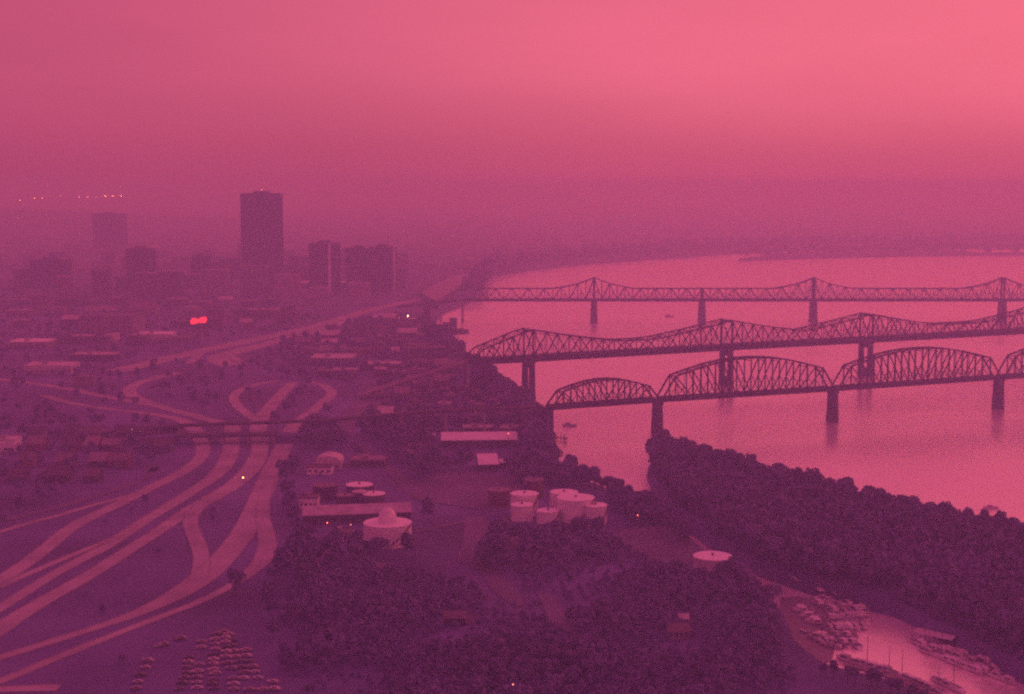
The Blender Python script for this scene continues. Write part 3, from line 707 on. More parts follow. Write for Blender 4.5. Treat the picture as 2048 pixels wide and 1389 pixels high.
# towers of the downtown, fading in the haze
def tower(label, px0, px1, pytop, Y, depth, wall='tower', bands=0, crown=3, stripe=None, penthouse=True, rz=0.0):
    a, b = at_depth(px0, pytop, Y), at_depth(px1, pytop, Y); wd = b.x - a.x; H = a.z - L
    t = thing('office_tower', label, 'tower', ((a.x + b.x)/2, Y, L), rz)
    mb = MB(); mb.box(-wd/2, wd/2, 0, depth, -1, H - crown)
    wl = mb.build('wall', M[wall], t)
    fin = MB(); k = max(6, int(wd / 4))
    for i in range(k + 1):
        x = -wd/2 + wd * i / k; fin.box(x - .35, x + .35, -.6, -.002, 0, H - crown - .01)
    for i in range(int(depth / 4) + 1):
        y = min(depth, i * 4.0); 
        for s_ in (-1, 1): fin.box(s_*wd/2 + (.002 if s_ > 0 else -.6), s_*wd/2 + (.6 if s_ > 0 else -.002), y - .35, y + .35, 0, H - crown - .01)
    fin.build('facade_fins', M[wall], wl)
    wn = MB(); fl = int((H - crown - 6) / 4)
    for i in range(fl):
        wn.box(-wd/2 + .8, wd/2 - .8, -.12, -.004, 6 + i*4, 8.2 + i*4)
    o = wn.build('window_bands', M['glass'], t)
    cr = MB(); cr.box(-wd/2 - .8, wd/2 + .8, -.8, depth + .8, H - crown, H); c_ = cr.build('crown', M[wall], t)
    if penthouse:
        ph = MB(); ph.box(-wd*.2, wd*.2, depth*.3, depth*.7, H + .003, H + 4); ph.build('roof', M['wall_dark'], t)
    if stripe:
        for (fx, ww, m_) in stripe:
            s2 = MB(); s2.box(-wd/2 + wd*fx - ww/2, -wd/2 + wd*fx + ww/2, -1.4, -.61, 0, H - .1); s2.build('pale_shaft', M[m_], t)
    return t
T1 = tower('tallest dark slab tower standing above the horizon', 481, 558, 387, 2540, 38, crown=9)
tower('pale ghostly tower left of the tallest slab, almost lost in haze', 184, 244, 428, 3900, 45)
tower('mid-height dark tower between the ghostly tower and the tallest slab', 252, 301, 498, 2450, 32)
tower('small dim tower immediately left of the tallest slab', 384, 414, 511, 2600, 28)
tower('dark tower with a pale shaft on its right side, just right of the tallest slab', 618, 676, 487, 2380, 30, stripe=[(.70, 4, 'white')])
tower('left half of the paired broad slabs right of centre-left', 691, 738, 497, 2400, 30)
tower('right half of the paired broad slabs, with a pale edge', 738, 790, 494, 2430, 30, stripe=[(.97, 3.5, 'white')])
tower('low wide slab left of the ghostly tower', 60, 130, 520, 2500, 36)
tower('low slab between the tallest slab and the tower with the pale shaft', 570, 612, 530, 2700, 30)
for lab, a, b in (('pale roof rim along the top of the left paired slab', 692, 729), ('pale roof rim along the top of the right paired slab', 752, 786)):
    pass

# riverside plaza whose dark flank drops to the water
pz = thing('riverfront_plaza', 'pale flat plaza with a dark wall falling to the water beside the farthest big bridge', 'plaza', (P(930, 575).x, P(930, 575).y, 0))
pp = [P(962, 546, 16), P(905, 551, 16), P(840, 585, 16), P(872, 604, 16)]
mb = MB(); q = [rel(pz, p) for p in pp]
mb.face([(v.x, v.y, 15.9) for v in q][::-1]); 
for i in range(4):
    a, b = q[i], q[(i+1) % 4]; mb.face([(a.x, a.y, 15.9), (b.x, b.y, 15.9), (b.x, b.y, -1), (a.x, a.y, -1)])
wl = mb.build('retaining_wall', M['wall_dark'], pz)
mb = MB(); cc = sum(q, Vector())/4
mb.face([((v.x - cc.x)*.97 + cc.x, (v.y - cc.y)*.97 + cc.y, 16.0) for v in q][::-1]); mb.build('paving', M['concrete'], pz)

# generic hazy town blocks
def in_poly(p, poly):
    x, y = p[0], p[1]; c = False; n = len(poly); j = n - 1
    for i in range(n):
        xi, yi, xj, yj = poly[i][0], poly[i][1], poly[j][0], poly[j][1]
        if (yi > y) != (yj > y) and x < (xj - xi) * (y - yi) / (yj - yi) + xi: c = not c
        j = i
    return c
rp_ = [(np.array([[p.x, p.y] for p in pts]), hw) for pts, hw in road_lines]
def near_road(x, y, m):
    for a, hw in rp_:
        if np.min((a[:, 0] - x) ** 2 + (a[:, 1] - y) ** 2) < (hw + m) ** 2: return True
    return False
def blocked(x, y, m=3):
    if near_road(x, y, m): return True
    return any(in_poly((x, y), c) for c in clear)
mainland_poly = main_ring; island_poly = [(p.x, p.y) for p in isl_s]
protos = {}
ORD = ['first', 'second', 'third', 'fourth', 'fifth', 'sixth', 'seventh', 'eighth', 'ninth', 'tenth', 'eleventh', 'twelfth', 'thirteenth', 'fourteenth', 'fifteenth',
       'sixteenth', 'seventeenth', 'eighteenth', 'nineteenth', 'twentieth', 'twenty-first', 'twenty-second', 'twenty-third', 'twenty-fourth', 'twenty-fifth']
LOOK = {'wall_dark': 'dark', 'roof_dull': 'grey', 'brick': 'brick', 'offwhite': 'pale', 'rust': 'rusty', 'tin': 'light-roofed'}
def town(rows, name, noun, place, cat, group, hr, wr, walls, roofs, shapes, wn=0):
    """rows of blocks, farthest row first: (py, px0, px1, count)"""
    for r_, (py, x0, x1, n) in enumerate(rows):
        k = 0; lastx = -1e9
        for i in range(n):
            px = x0 + (x1 - x0) * (i + random.uniform(.25, .75)) / n; pyy = py + random.uniform(-2, 2); c = P(px, pyy); wd = random.uniform(*wr); s = scale_at(c)
            if px - wd*s/2 < lastx + 2: px = lastx + 2 + wd*s/2; c = P(px, pyy)
            if not all(in_poly((c.x + q, c.y), mainland_poly) for q in (-15, 0, 12 + wd/2)): continue
            if near_road(c.x, c.y + 6, 6 + wd * .35) or any(in_poly((c.x + q, c.y + 4), cc_) for cc_ in clear for q in (-wd/2, 0, wd/2)): continue
            wl_, rf_, sh_ = random.choice(walls), random.choice(roofs), random.choice(shapes); lastx = px + wd*s/2; h = random.uniform(*hr)
            lab = '%s %s, %s from the left in the %s row %s' % (LOOK[wl_], noun, ORD[k], ('farthest' if r_ == 0 else ORD[r_]), place); k += 1
            building(name, lab, cat, px - wd*s/2, px + wd*s/2, pyy, h, random.uniform(9, 15) + wd * .2, wl_, rf_, rz=random.choice((0, .06, -.06)), shape=sh_, group=group, windows=wn)
            clear.pop(); clear.append([Vector((c.x + a * wd/2 + a*2, c.y + b, 0)) for a, b in ((-1, -3), (1, -3), (1, 18), (-1, 18))])
town([(515, 20, 700, 8), (538, 20, 820, 11), (558, 20, 820, 12), (578, 20, 820, 12), (596, 100, 760, 9)], 'office_block', 'mid-rise block', 'of downtown', 'building', 'hazy downtown blocks', (14, 44), (22, 48), ['wall_dark', 'roof_dull', 'brick'], ['roof_dull', 'tin'], ['flat'])
town([(612, 20, 640, 14), (632, 20, 600, 12), (655, 20, 520, 11), (690, 100, 380, 7), (722, 150, 300, 3), (775, 150, 250, 2)], 'city_block', 'low block', 'of the flat left district', 'building', 'low hazy district blocks', (5, 12), (14, 42), ['wall_dark', 'roof_dull', 'brick'], ['roof_dull', 'tin', 'wall_dark'], ['flat', 'gable'])
town([(648, 760, 870, 6), (664, 700, 880, 9), (681, 640, 890, 11), (697, 600, 890, 12), (712, 600, 890, 12), (740, 690, 900, 9), (756, 640, 930, 11)], 'shore_building', 'dull building', 'of the shore flats', 'building', 'shore flat buildings', (4, 9), (12, 30), ['wall_dark', 'brick', 'roof_dull'], ['roof_dull', 'tin', 'roof_dull'], ['flat', 'gable'])
town([(774, 700, 980, 10), (789, 700, 1000, 11), (804, 740, 1020, 11), (822, 700, 1040, 12), (846, 640, 1070, 12)], 'low_building', 'small building', 'behind the railway viaduct', 'building', 'dim buildings before the middle bridge', (3.5, 7), (8, 22), ['wall_dark', 'roof_dull', 'brick'], ['roof_dull', 'wall_dark', 'tin'], ['flat', 'gable'])
town([(878, 40, 350, 8), (905, 40, 350, 8), (935, 20, 300, 7), (965, 20, 230, 6)], 'house', 'house', 'left of the carriageways', 'house', 'houses left of the interchange', (3.2, 5.5), (8, 13), ['roof_dull', 'brick', 'wall_dark'], ['roof_dull', 'wall_dark'], ['gable'])
town([(912, 800, 1090, 6), (928, 780, 940, 3), (968, 860, 1010, 5), (1012, 870, 980, 3)], 'yard_shed', 'shed', 'of the industrial yard', 'shed', 'sheds of the industrial yard', (3, 5), (7, 16), ['wall_dark', 'rust'], ['roof_dull', 'rust'], ['gable', 'flat'])

# far suburb: blocks and tree clumps that read as one mass
mb = MB()
for i in range(1500):
    Y = 2900 * math.exp(random.uniform(0, 1.0)); X = random.uniform(-.42, .42) * Y
    if not in_poly((X, Y), mainland_poly) or not in_poly((X + 40, Y - 60), mainland_poly): continue
    wd, dp, h = random.uniform(12, 50), random.uniform(12, 40), random.uniform(4, 14)
    mb.box(X, X + wd, Y, Y + dp, L - 1, L + h, mi=0 if random.random() < .88 else 1, bottom=False)
tag(mb.build('distant_suburb', [M['roof_dull'], M['offwhite']]), 'hazy suburb stretching to the horizon beyond the river', 'suburb', kind='stuff')

# ------------------------------------------------------------------ signs and lamps
sg = thing('neon_sign', 'glowing red rooftop sign left of centre', 'sign', (0, 0, 0))
sp = P(398, 664, L + 0.0); sgY = sp.y; a = at_depth(382, 650, sgY); b = at_depth(414, 634, sgY); sg.location = (sp.x, sgY, L)
S = (b.x - a.x) / 31.0; zb = a.z - L
def sgp(px, py): return ((px - 398) * S, zb + (650 - py) * S)
out = [(382, 648), (382, 643), (385, 638), (388, 637), (390, 639), (396, 639), (400, 638), (402, 636), (406, 635), (412, 635), (413.5, 638), (413, 643), (411, 646), (404, 646.5), (399, 645.5), (396, 646.5), (388, 646.5), (385, 649)]
mb = MB(); pf = [sgp(*q) for q in out]; n = len(pf)
# raised lettering blob as a thin solid, fanned from interior points
bm = bmesh.new(); vf = [bm.verts.new((x, -.4, z)) for x, z in pf]; vbk = [bm.verts.new((x, 0, z)) for x, z in pf]
bm.faces.new(vf); bm.faces.new(vbk[::-1])
for i in range(n): bm.faces.new((vf[i], vbk[i], vbk[(i+1) % n], vf[(i+1) % n]))
bmesh.ops.triangulate(bm, faces=bm.faces[:]); bmesh.ops.recalc_face_normals(bm, faces=bm.faces[:])
me = bpy.data.meshes.new('lettering'); bm.to_mesh(me); bm.free(); me.materials.append(M['neon']); o = bpy.data.objects.new('lettering', me); C.objects.link(o); o.parent = sg
fr = MB()
for xx in (-12, -4, 4, 12): fr.bar((xx*S, .6, 0), (xx*S, .6, zb + 10*S), .5)
for zz in (zb + 3*S, zb + 9*S): fr.bar((-15*S, .6, zz), (15*S, .6, zz), .3)
fr.build('frame', M['steel'], sg)

def lamp(px, py, h, m, label, r=.45, name='street_lamp', z0=L, cat='street lamp', group=None, Y=None, arm=True):
    if Y is None: head = P(px, py, z0 + h)
    else: head = at_depth(px, py, Y); h = head.z - z0
    t = thing(name, label, cat, (head.x, head.y, z0), 0, group)
    mb = MB(); mb.lathe([(.22 * max(1, h/12), -.5), (.12 * max(1, h/12), h - .3)], 8); 
    if arm: mb.bar((0, 0, h - .2), (0, -1.2, h + .1), .15)
    mb.build('pole', M['concrete'], t)
    g = MB(); yo = -1.2 if arm else 0
    g.lathe([(r*.4, h - r), (r, h - r*.4), (r, h + r*.3), (r*.5, h + r)], 10, cy=yo); g.build('lamp_head', M[m], t)
    return t
lamp(816, 632, 12, 'lamp_w', 'bright white lamp near the shore between expressway and river', r=.75)
lamp(487, 955, 11, 'lamp_o', 'bright orange lamp beside the middle carriageway', r=.42)
lamp(655, 1045, 8, 'lamp_r', 'small red lamp in front of the long narrow warehouse', r=.3)
lamp(702, 1049, 8, 'lamp_p', 'dim pinkish lamp left of the domed tank', r=.22)
lamp(1275, 1030, 10, 'lamp_r', 'small red lamp in the trees right of the white tank cluster', r=.28)
lamp(1017, 867, 11, 'lamp_r', 'small red lamp behind the long white-roofed warehouse', r=.33)
lamp(265, 859, 9, 'lamp_p', 'faint pink lamp left of the overpass', r=.22)
lamp(993, 1050, 7, 'lamp_p', 'pale round lamp in front of the bare yard below the tanks', r=.45)
lamp(950, 1374, 6, 'lamp_r', 'faint red lamp at the bottom edge, left of the pair', r=.22)
lamp(1026, 1367, 6, 'lamp_p', 'faint pink lamp at the bottom edge, right of the pair', r=.22)
# beacon on the tallest tower
bt = at_depth(524, 381, 2560); bc = thing('beacon', 'tiny red beacon on top of the tallest slab tower', 'beacon', (bt.x, 2560, 169))
mb = MB(); mb.lathe([(.5, 0), (.3, bt.z - 169)], 8); mb.build('mast', M['steel'], bc)
mb = MB(); mb.lathe([(.3, bt.z - 169), (.9, bt.z - 168.5), (.9, bt.z - 167.6), (.2, bt.z - 167)], 10); mb.build('lamp_head', M['lamp_r'], bc)
for k, (x, y, r_) in enumerate([(40, 401, .9), (69, 397.5, 1.1), (84, 397, 1.1), (122, 393.5, .8), (140, 395, .55), (158, 394, 1.0), (175, 394, .9), (191.5, 393.5, .8), (210.5, 392.5, 1.2), (226, 392.5, .9), (243, 392.5, 1.25)]):
    hp = at_depth(x, y, 5990); z0 = min(hp.z - 8, 108)
    lamp(x, y, 0, 'lamp_far', 'orange floodlight in the row strung along the ridge at the far left', r=r_ * 2.0, name='floodlight', Y=5990, z0=z0, cat='floodlight', group='floodlights on the ridge', arm=False)

# ------------------------------------------------------------------ boats and harbour
def hull_mb(Ln, B, D, m=0):
    mb = MB(); st_n = 9; rows = []
    for i in range(st_n):
        f = i / (st_n - 1); y = -Ln/2 + Ln*f; wd = B/2 * (1 - max(0, (f - .45) / .55) ** 2.2) * (.9 + .1*min(1, f*4)); wd = max(wd, .04)
        sh = D * (1 + .25 * f * f)
        rows.append([(-wd*.98, y, sh), (-wd*.85, y, .35), (0, y - .1, -.35), (wd*.85, y, .35), (wd*.98, y, sh)])
    for a, b in zip(rows, rows[1:]):
        for i in range(4): mb.face([a[i], b[i], b[i+1], a[i+1]])
        mb.face([(a[4][0], a[4][1], a[4][2] - .08), (b[4][0], b[4][1], b[4][2] - .08), (b[0][0], b[0][1], b[0][2] - .08), (a[0][0], a[0][1], a[0][2] - .08)])
    mb.face(rows[0]); return mb
def make_cruiser():
    t = thing('motor_boat', 'white cabin cruiser moored in the harbour', 'boat', (0, 0, 0), 0, 'cabin cruisers in the harbour')
    hull_mb(9.2, 3.1, 1.15).build('hull', M['boat'], t)
    mb = MB(); mb.taper((0, .6), 2.3, 4.2, 1.8, 3.2, 1.1, 2.35); mb.taper((0, 0), 1.9, 2.2, 1.7, 2.0, 2.36, 2.5); c = mb.build('cabin', M['boat'], t)
    mb = MB(); mb.box(-1.16, 1.16, -.6, 2.0, 1.45, 1.95); mb.build('window', M['glass'], c)
    mb = MB(); mb.box(-1.3, 1.3, -4.2, -1.7, 1.0, 1.16); mb.build('cockpit_cover', M['boatcover'], t)
    return t
def make_sail():
    t = thing('sailboat', 'sailboat with a bare mast moored in the harbour', 'sailboat', (0, 0, 0), 0, 'sailboats in the harbour')
    hull_mb(8.4, 2.6, .95).build('hull', M['boat'], t)
    mb = MB(); mb.taper((0, .3), 1.5, 3.4, 1.2, 3.0, .9, 1.5); mb.build('cabin', M['boat'], t)
    mb = MB(); mb.lathe([(.14, .9), (.10, 11.5)], 6, cy=.6); m_ = mb.build('mast', M['rust'], t)
    mb = MB(); mb.bar((0, .5, 2.0), (0, -3.2, 1.9), .35, .3); mb.build('boom', M['boatcover'], m_)
    return t
def make_skiff():
    t = thing('runabout', 'small open runabout tied up in the harbour', 'boat', (0, 0, 0), 0, 'small runabouts in the harbour')
    hull_mb(5.6, 2.0, .8).build('hull', M['boat'], t)
    mb = MB(); mb.box(-.75, .75, .4, .5, .8, 1.3); mb.build('windshield', M['glass'], t)
    mb = MB(); mb.box(-.25, .25, -3.1, -2.75, .3, 1.25); mb.build('outboard_motor', M['rubber'], t)
    mb = MB(); mb.box(-.7, .7, -1.8, .2, .78, .86); mb.build('cover', M['boatcover'], t)
    return t
boat_p = [make_cruiser(), make_sail(), make_skiff()]; boat_used = [False] * 3
nouns = ['white cabin cruiser', 'bare-masted sailboat', 'small open runabout']; kinds = ['cabin cruisers', 'sailboats', 'runabouts']
def boat(k, px, py, rz, where, sc=1.0):
    p = P(px, py, 0); lab = nouns[k] + ', ' + where; grp = kinds[k] + ' moored in the harbour'
    if not boat_used[k]:
        o = boat_p[k]; boat_used[k] = True; o.location = (p.x, p.y, 0.05); o.rotation_euler = (0, 0, rz); o['label'] = lab; o['group'] = grp; return o
    return dup(boat_p[k], (p.x, p.y, 0.05), rz, sc, lab, grp)
def dock(px0, py0, px1, py1, wd, label, fingers=0, side=1, roof=None):
    a, b = P(px0, py0, 0), P(px1, py1, 0); c = a.lerp(b, .5)
    t = thing('dock', label, 'dock', (c.x, c.y, 0)); A, B = a - c, b - c
    mb = MB(); z = Vector((0, 0, .55)); mb.bar(A + z, B + z, wd, .25); d = (B - A).normalized(); n = Vector((-d.y, d.x, 0)) * side
    ln = (B - A).length
    for i in range(fingers):
        p = A.lerp(B, (i + .5) / fingers); mb.bar(p + z + n*wd/2, p + z + n*(wd/2 + 5.5), .9, .22)
    mb.build('walkway', M['wood'], t)
    pl = MB()
    for i in range(int(ln / 6) + 1):
        p = A.lerp(B, min(1, i * 6 / ln)) + n * wd*.45; pl.lathe([(.15, -1.5), (.15, 1.6)], 6, cx=p.x, cy=p.y)
    pl.build('pilings', M['wood'], t)
    if roof:
        rd, h = roof; rf = MB(); o_ = n * (wd/2)
        r0, r1, r2, r3 = A + o_, B + o_, B + o_ + n*rd, A + o_ + n*rd; m0, m1 = r0.lerp(r3, .5), r1.lerp(r2, .5)
        up = Vector((0, 0, h)); up2 = Vector((0, 0, h + .9))
        rf.face([r0 + up, r1 + up, m1 + up2, m0 + up2]); rf.face([m0 + up2, m1 + up2, r2 + up, r3 + up])
        dn = Vector((0, 0, -.15)); rf.face([m0+up2+dn, m1+up2+dn, r1+up+dn, r0+up+dn]); rf.face([r3+up+dn, r2+up+dn, m1+up2+dn, m0+up2+dn])
        rf.build('roof', M['tin'], t)
        ps = MB()
        k = int(ln / 8) + 1
        for i in range(k + 1):
            for q in (0.05, .95):
                p = (A + o_).lerp(B + o_, i / k) + n*rd*q; ps.lathe([(.1, -1), (.1, h + .1)], 6, cx=p.x, cy=p.y)
        ps.build('post', M['steel'], t)
    return t
# covered and open docks at the head of the harbour
dock(1598, 1181, 1652, 1172, 2, 'topmost covered dock with a bright roof at the head of the harbour', roof=(9, 4))
dock(1632, 1190, 1676, 1186, 2, 'covered dock second from the top of the harbour', roof=(7, 3.6))
dock(1640, 1200, 1675, 1197, 2, 'short covered dock, third from the top of the harbour', roof=(6, 3.4))
dock(1672, 1207, 1728, 1203, 2, 'covered dock right of the third one', roof=(6, 3.5))
dock(1668, 1220, 1728, 1216, 2, 'open dock with fingers below the covered docks', fingers=6)
dock(1660, 1233, 1722, 1229, 2, 'open dock in the middle of the upper rows', fingers=6)
dock(1648, 1252, 1730, 1246, 2, 'long open dock full of white cruisers', fingers=8)
dock(1640, 1268, 1712, 1266, 2, 'lowest open dock of the upper rows', fingers=6, side=-1)
dock(1822, 1284, 1900, 1302, 2, 'covered dock along the island with a bright roof', roof=(7, 3.8))
dock(1900, 1300, 1985, 1332, 2, 'open dock running along the island toward the right', fingers=8, side=1)
dock(1690, 1330, 1785, 1357, 2, 'near-bank dock of the harbour', fingers=0)
dock(1785, 1357, 1880, 1396, 2, 'near-bank dock closest to the bottom edge', fingers=0)
def row(n, x0, y0, x1, y1, rz, where, kws=(.5, .15, .35), j=2):
    for i in range(n):
        f = (i + .5 + random.uniform(-.2, .2)) / n; k = random.choices((0, 1, 2), kws)[0]
        boat(k, x0 + (x1-x0)*f, y0 + (y1-y0)*f + random.uniform(-j, j)*.35, rz + random.uniform(-.08, .08), '%s from the left %s' % (ORD[i], where), random.uniform(.85, 1.1))
PI = math.pi
row(5, 1590, 1162, 1625, 1160, PI/2, 'above the topmost covered dock'); row(10, 1612, 1196, 1668, 1206, PI/2 - .2, 'below the topmost covered dock', (.3, .1, .6))
row(10, 1670, 1213, 1732, 1209, PI + .2, 'in the row under the covered docks', (.6, .1, .3)); row(10, 1666, 1227, 1728, 1222, .2, 'behind the open dock in mid harbour', (.6, .1, .3))
row(11, 1652, 1242, 1728, 1236, .2, 'in the bright crowded row of cruisers', (.85, .03, .12)); row(11, 1646, 1260, 1728, 1256, PI + .2, 'just below the bright crowded row', (.8, .05, .15))
row(9, 1638, 1276, 1708, 1274, .3, 'in the lowest row of the upper harbour', (.4, .2, .4)); row(7, 1600, 1218, 1640, 1252, PI/2, 'on the muddy shore', (.3, .1, .6)); row(8, 1606, 1262, 1676, 1300, 1.0, 'at the near-left corner of the harbour', (.4, .15, .45))
row(8, 1628, 1208, 1668, 1222, .3, 'left of the crowded harbour rows', (.5, .1, .4)); row(8, 1640, 1286, 1712, 1292, .2, 'in the last row facing the open water', (.6, .2, .2))
row(10, 1838, 1292, 1908, 1314, PI + .3, 'by the bright-roofed island dock', (.7, .15, .15)); row(10, 1905, 1313, 1990, 1345, PI + .35, 'along the open island dock', (.6, .3, .1)); row(9, 1850, 1306, 1960, 1348, PI + .3, 'on the open-water side of the island boats', (.7, .3, 0))
row(6, 1950, 1340, 2020, 1366, PI + .4, 'near the right bottom corner', (.6, .4, 0)); row(7, 1960, 1326, 2040, 1350, PI + .3, 'by the right edge under the island trees')
row(10, 1880, 1300, 1975, 1330, PI + .35, 'tight against the island bank', (.7, .1, .2))
row(12, 1682, 1319, 1786, 1350, .6, 'of the near-bank boats', (.5, .12, .38)); row(10, 1792, 1352, 1884, 1390, .6, 'of the near-bank boats closest to the bottom', (.55, .2, .25)); row(4, 1868, 1360, 1915, 1385, .5, 'of the outermost near-bank boats', (.5, .5, 0))

# launches on the river
def launch(px, py, label, rz=1.4, sc=1.2):
    p = P(px, py, 0); return dup(boat_p[0], (p.x, p.y, 0.05), rz, sc, label, 'launches on the open river')
b_ = launch(1139, 853, 'small dark launch under way near the left bank, below the nearest bridge'); b_ = launch(1338, 634, 'tiny launch beyond the middle bridge', sc=1.4)
launch(1982, 1018, 'small launch off the wooded island at the far right', sc=.9)

# moored barges and their landing stage by the near end of the farthest bridge
def barge(px0, px1, py, label, h=3.0, dp=10, house=None, rz=0.0):
    c = P((px0+px1)/2, py, 0); wd = (px1 - px0) / scale_at(c); t = thing('barge', label, 'barge', (c.x, c.y, 0), rz)
    mb = MB(); v = [(-wd/2, -dp/2), (wd/2 - 4, -dp/2), (wd/2, 0), (wd/2 - 4, dp/2), (-wd/2, dp/2)]
    k = 5
    for i in range(k): a, b = v[i], v[(i+1) % k]; mb.face([(a[0], a[1], -.5), (b[0], b[1], -.5), (b[0], b[1], h), (a[0], a[1], h)])
    mb.face([(a[0], a[1], h) for a in v]); mb.build('hull', M['wall_dark'], t)
    hb_ = MB()
    for i in range(6): hb_.box(-wd/2 + 2 + i*(wd-8)/6, -wd/2 + 2 + (i+.8)*(wd-8)/6, -dp*.35, dp*.35, h + .002, h + 1.2)
    hb_.build('hatch_covers', M['rust'], t)
    if house:
        hx, hw, hh = house; mb = MB(); mb.box(hx, hx + hw, -dp*.3, dp*.3, h + .003, h + hh); mb.box(hx - .5, hx + hw + .5, -dp*.36, dp*.36, h + hh + .002, h + hh + .4)
        hs_ = mb.build('deckhouse', M['wall_dark'], t)
        mb = MB()
        for lv in range(int(hh / 3)): mb.box(hx + .6, hx + hw - .6, -dp*.3 - .08, -dp*.3 - .005, h + 1 + lv*3, h + 2.2 + lv*3)
        mb.build('window', M['glass'], hs_)
    return t
barge(896, 938, 667, 'moored work barge with a tall dark deckhouse at its shore end', h=4.5, dp=12, house=(-11, 9, 14))
barge(900, 934, 697, 'nearer moored barge nosing out from the trees', h=6, dp=12, house=(-8, 6, 5), rz=.5)
# old intake tower standing where the farthest bridge meets land
it = thing('bridge_tower', 'dark masonry shaft at the shore end of the farthest big bridge', 'tower', (P(854, 650).x, P(854, 650).y, 0))
mb = MB(); mb.taper((0, 0), 9, 12, 7.5, 10, -1, 29); mb.build('shaft', M['stone'], it); mb = MB(); mb.taper((0, 0), 9, 12, 9, 12, 29.002, 31); mb.build('cap', M['stone'], it)
# water gauge pier and dolphin near the left bank
dl = thing('landing_stage', 'small wooden landing stage projecting from the left bank', 'landing stage', (P(1108, 880, 0).x, P(1108, 880, 0).y, 0))
mb = MB(); mb.bar((-6, 0, 2), (9, -4, 2), 3, .4); mb.bar((9, -4, 2), (7, -10, 2), 2.5, .4); mb.build('deck', M['wood'], dl)
mb = MB()
for x, y in ((-4, 0), (2, -2), (8, -4), (7, -9), (5, 2)): mb.lathe([(.3, -2), (.25, 5)], 6, cx=x, cy=y)
mb.build('pilings', M['wood'], dl)

# ------------------------------------------------------------------ parked cars
cr = thing('parked_car', 'parked car in the yard at the bottom left', 'car', (0, 0, L), 0, 'cars parked in the yard at bottom left')
mb = MB(); mb.taper((0, 0), 1.8, 4.7, 1.7, 4.5, .35, .95); mb.taper((0, -.2), 1.6, 2.6, 1.3, 1.6, .951, 1.45); cb = mb.build('body', M['car'], cr)
mb = MB(); mb.taper((0, -.2), 1.63, 2.5, 1.36, 1.66, .98, 1.38); mb.build('window', M['glass'], cb)
for sx_ in (-1, 1):
    for sy_ in (-1.45, 1.45):
        mb = MB()
        k = 10; rr = .34; ring0 = [(sx_*.78, sy_ + rr*math.cos(2*PI*i/k), .34 + rr*math.sin(2*PI*i/k)) for i in range(k)]; ring1 = [(sx_*.96, y, z) for _, y, z in ring0]
        mb.face(ring0); mb.face(ring1[::-1])
        for i in range(k): mb.face([ring0[i], ring0[(i+1) % k], ring1[(i+1) % k], ring1[i]])
        mb.build('wheel', M['rubber'], cr)
first = True
car_rows = [(300, 1320, 268, 1388, 5, 'of the sparse leftmost yard line'), (316, 1298, 372, 1280, 6, 'of the short top left line'), (388, 1292, 362, 1388, 9, 'of the second line from the left'), (404, 1270, 392, 1388, 10, 'of the third line from the left'),
            (430, 1268, 426, 1388, 12, 'of the middle line of the yard'), (446, 1262, 468, 1388, 12, 'of the line right of the middle'), (458, 1268, 500, 1388, 11, 'of the third line from the right'), (486, 1300, 530, 1388, 8, 'of the second line from the right'), (516, 1322, 556, 1388, 5, 'of the rightmost line of the yard')]
for (x0, y0, x1, y1, n, wh) in car_rows:
    q = 0
    for i in range(n):
        if random.random() < .18: continue
        f = (i + .5) / n; p = P(x0 + (x1-x0)*f + random.uniform(-3.5, 3.5), y0 + (y1-y0)*f + random.uniform(-1.5, 1.5)); rz = PI/2 + random.uniform(-.3, .3)
        p.z = L + .02 + .012 * rz_step[0]
        lab = 'parked car, %s from the far end %s' % (ORD[q], wh); q += 1
        if first: cr.location = p; cr.rotation_euler = (0, 0, rz); cr['label'] = lab; first = False
        else: dup(cr, p, rz, random.choice((.8, .86, .9, .95)), lab)

# ------------------------------------------------------------------ trees
def crown_arrays(seed, nq, size, lobes=9, Rr=4.6, H=8.5, z0=3.2, spire=False):
    g = np.random.default_rng(seed)
    if spire: cen = np.stack([g.normal(0, .6, lobes), g.normal(0, .6, lobes), np.linspace(z0 + 1.0, z0 + H, lobes)], 1); rad = np.linspace(2.2, .9, lobes)
    else:
        a = g.uniform(0, 2*np.pi, lobes); rr = Rr * .58 * np.sqrt(g.uniform(0, 1, lobes)); zz = z0 + 1.6 + g.uniform(0, H - 3.4, lobes)
        cen = np.stack([rr*np.cos(a), rr*np.sin(a), zz], 1); rad = g.uniform(1.7, 2.9, lobes)
        cen[0] = (0, 0, z0 + H*.45); rad[0] = 3.0; cen[1] = (g.normal(0, .8), g.normal(0, .8), z0 + H - 2.0); rad[1] = 2.0
    li = g.choice(lobes, nq, p=rad**2 / (rad**2).sum()); d = g.normal(size=(nq, 3)); d /= np.linalg.norm(d, axis=1)[:, None]
    d[:, 2] = np.where(d[:, 2] < -.4, -d[:, 2], d[:, 2])
    c = cen[li] + d * (rad[li] * g.uniform(.72, 1.05, nq))[:, None]
    nr = d + g.normal(0, .45, (nq, 3)); nr /= np.linalg.norm(nr, axis=1)[:, None]
    t1 = np.cross(nr, g.normal(size=(nq, 3))); t1 /= np.linalg.norm(t1, axis=1)[:, None]; t2 = np.cross(nr, t1)
    s = (size * g.uniform(.55, 1.15, nq))[:, None] / 2
    v = np.stack([c - t1*s - t2*s*.8, c + t1*s - t2*s*.6, c + t1*s*.7 + t2*s, c - t1*s*.8 + t2*s*.9], 1)
    return v.reshape(-1, 3)
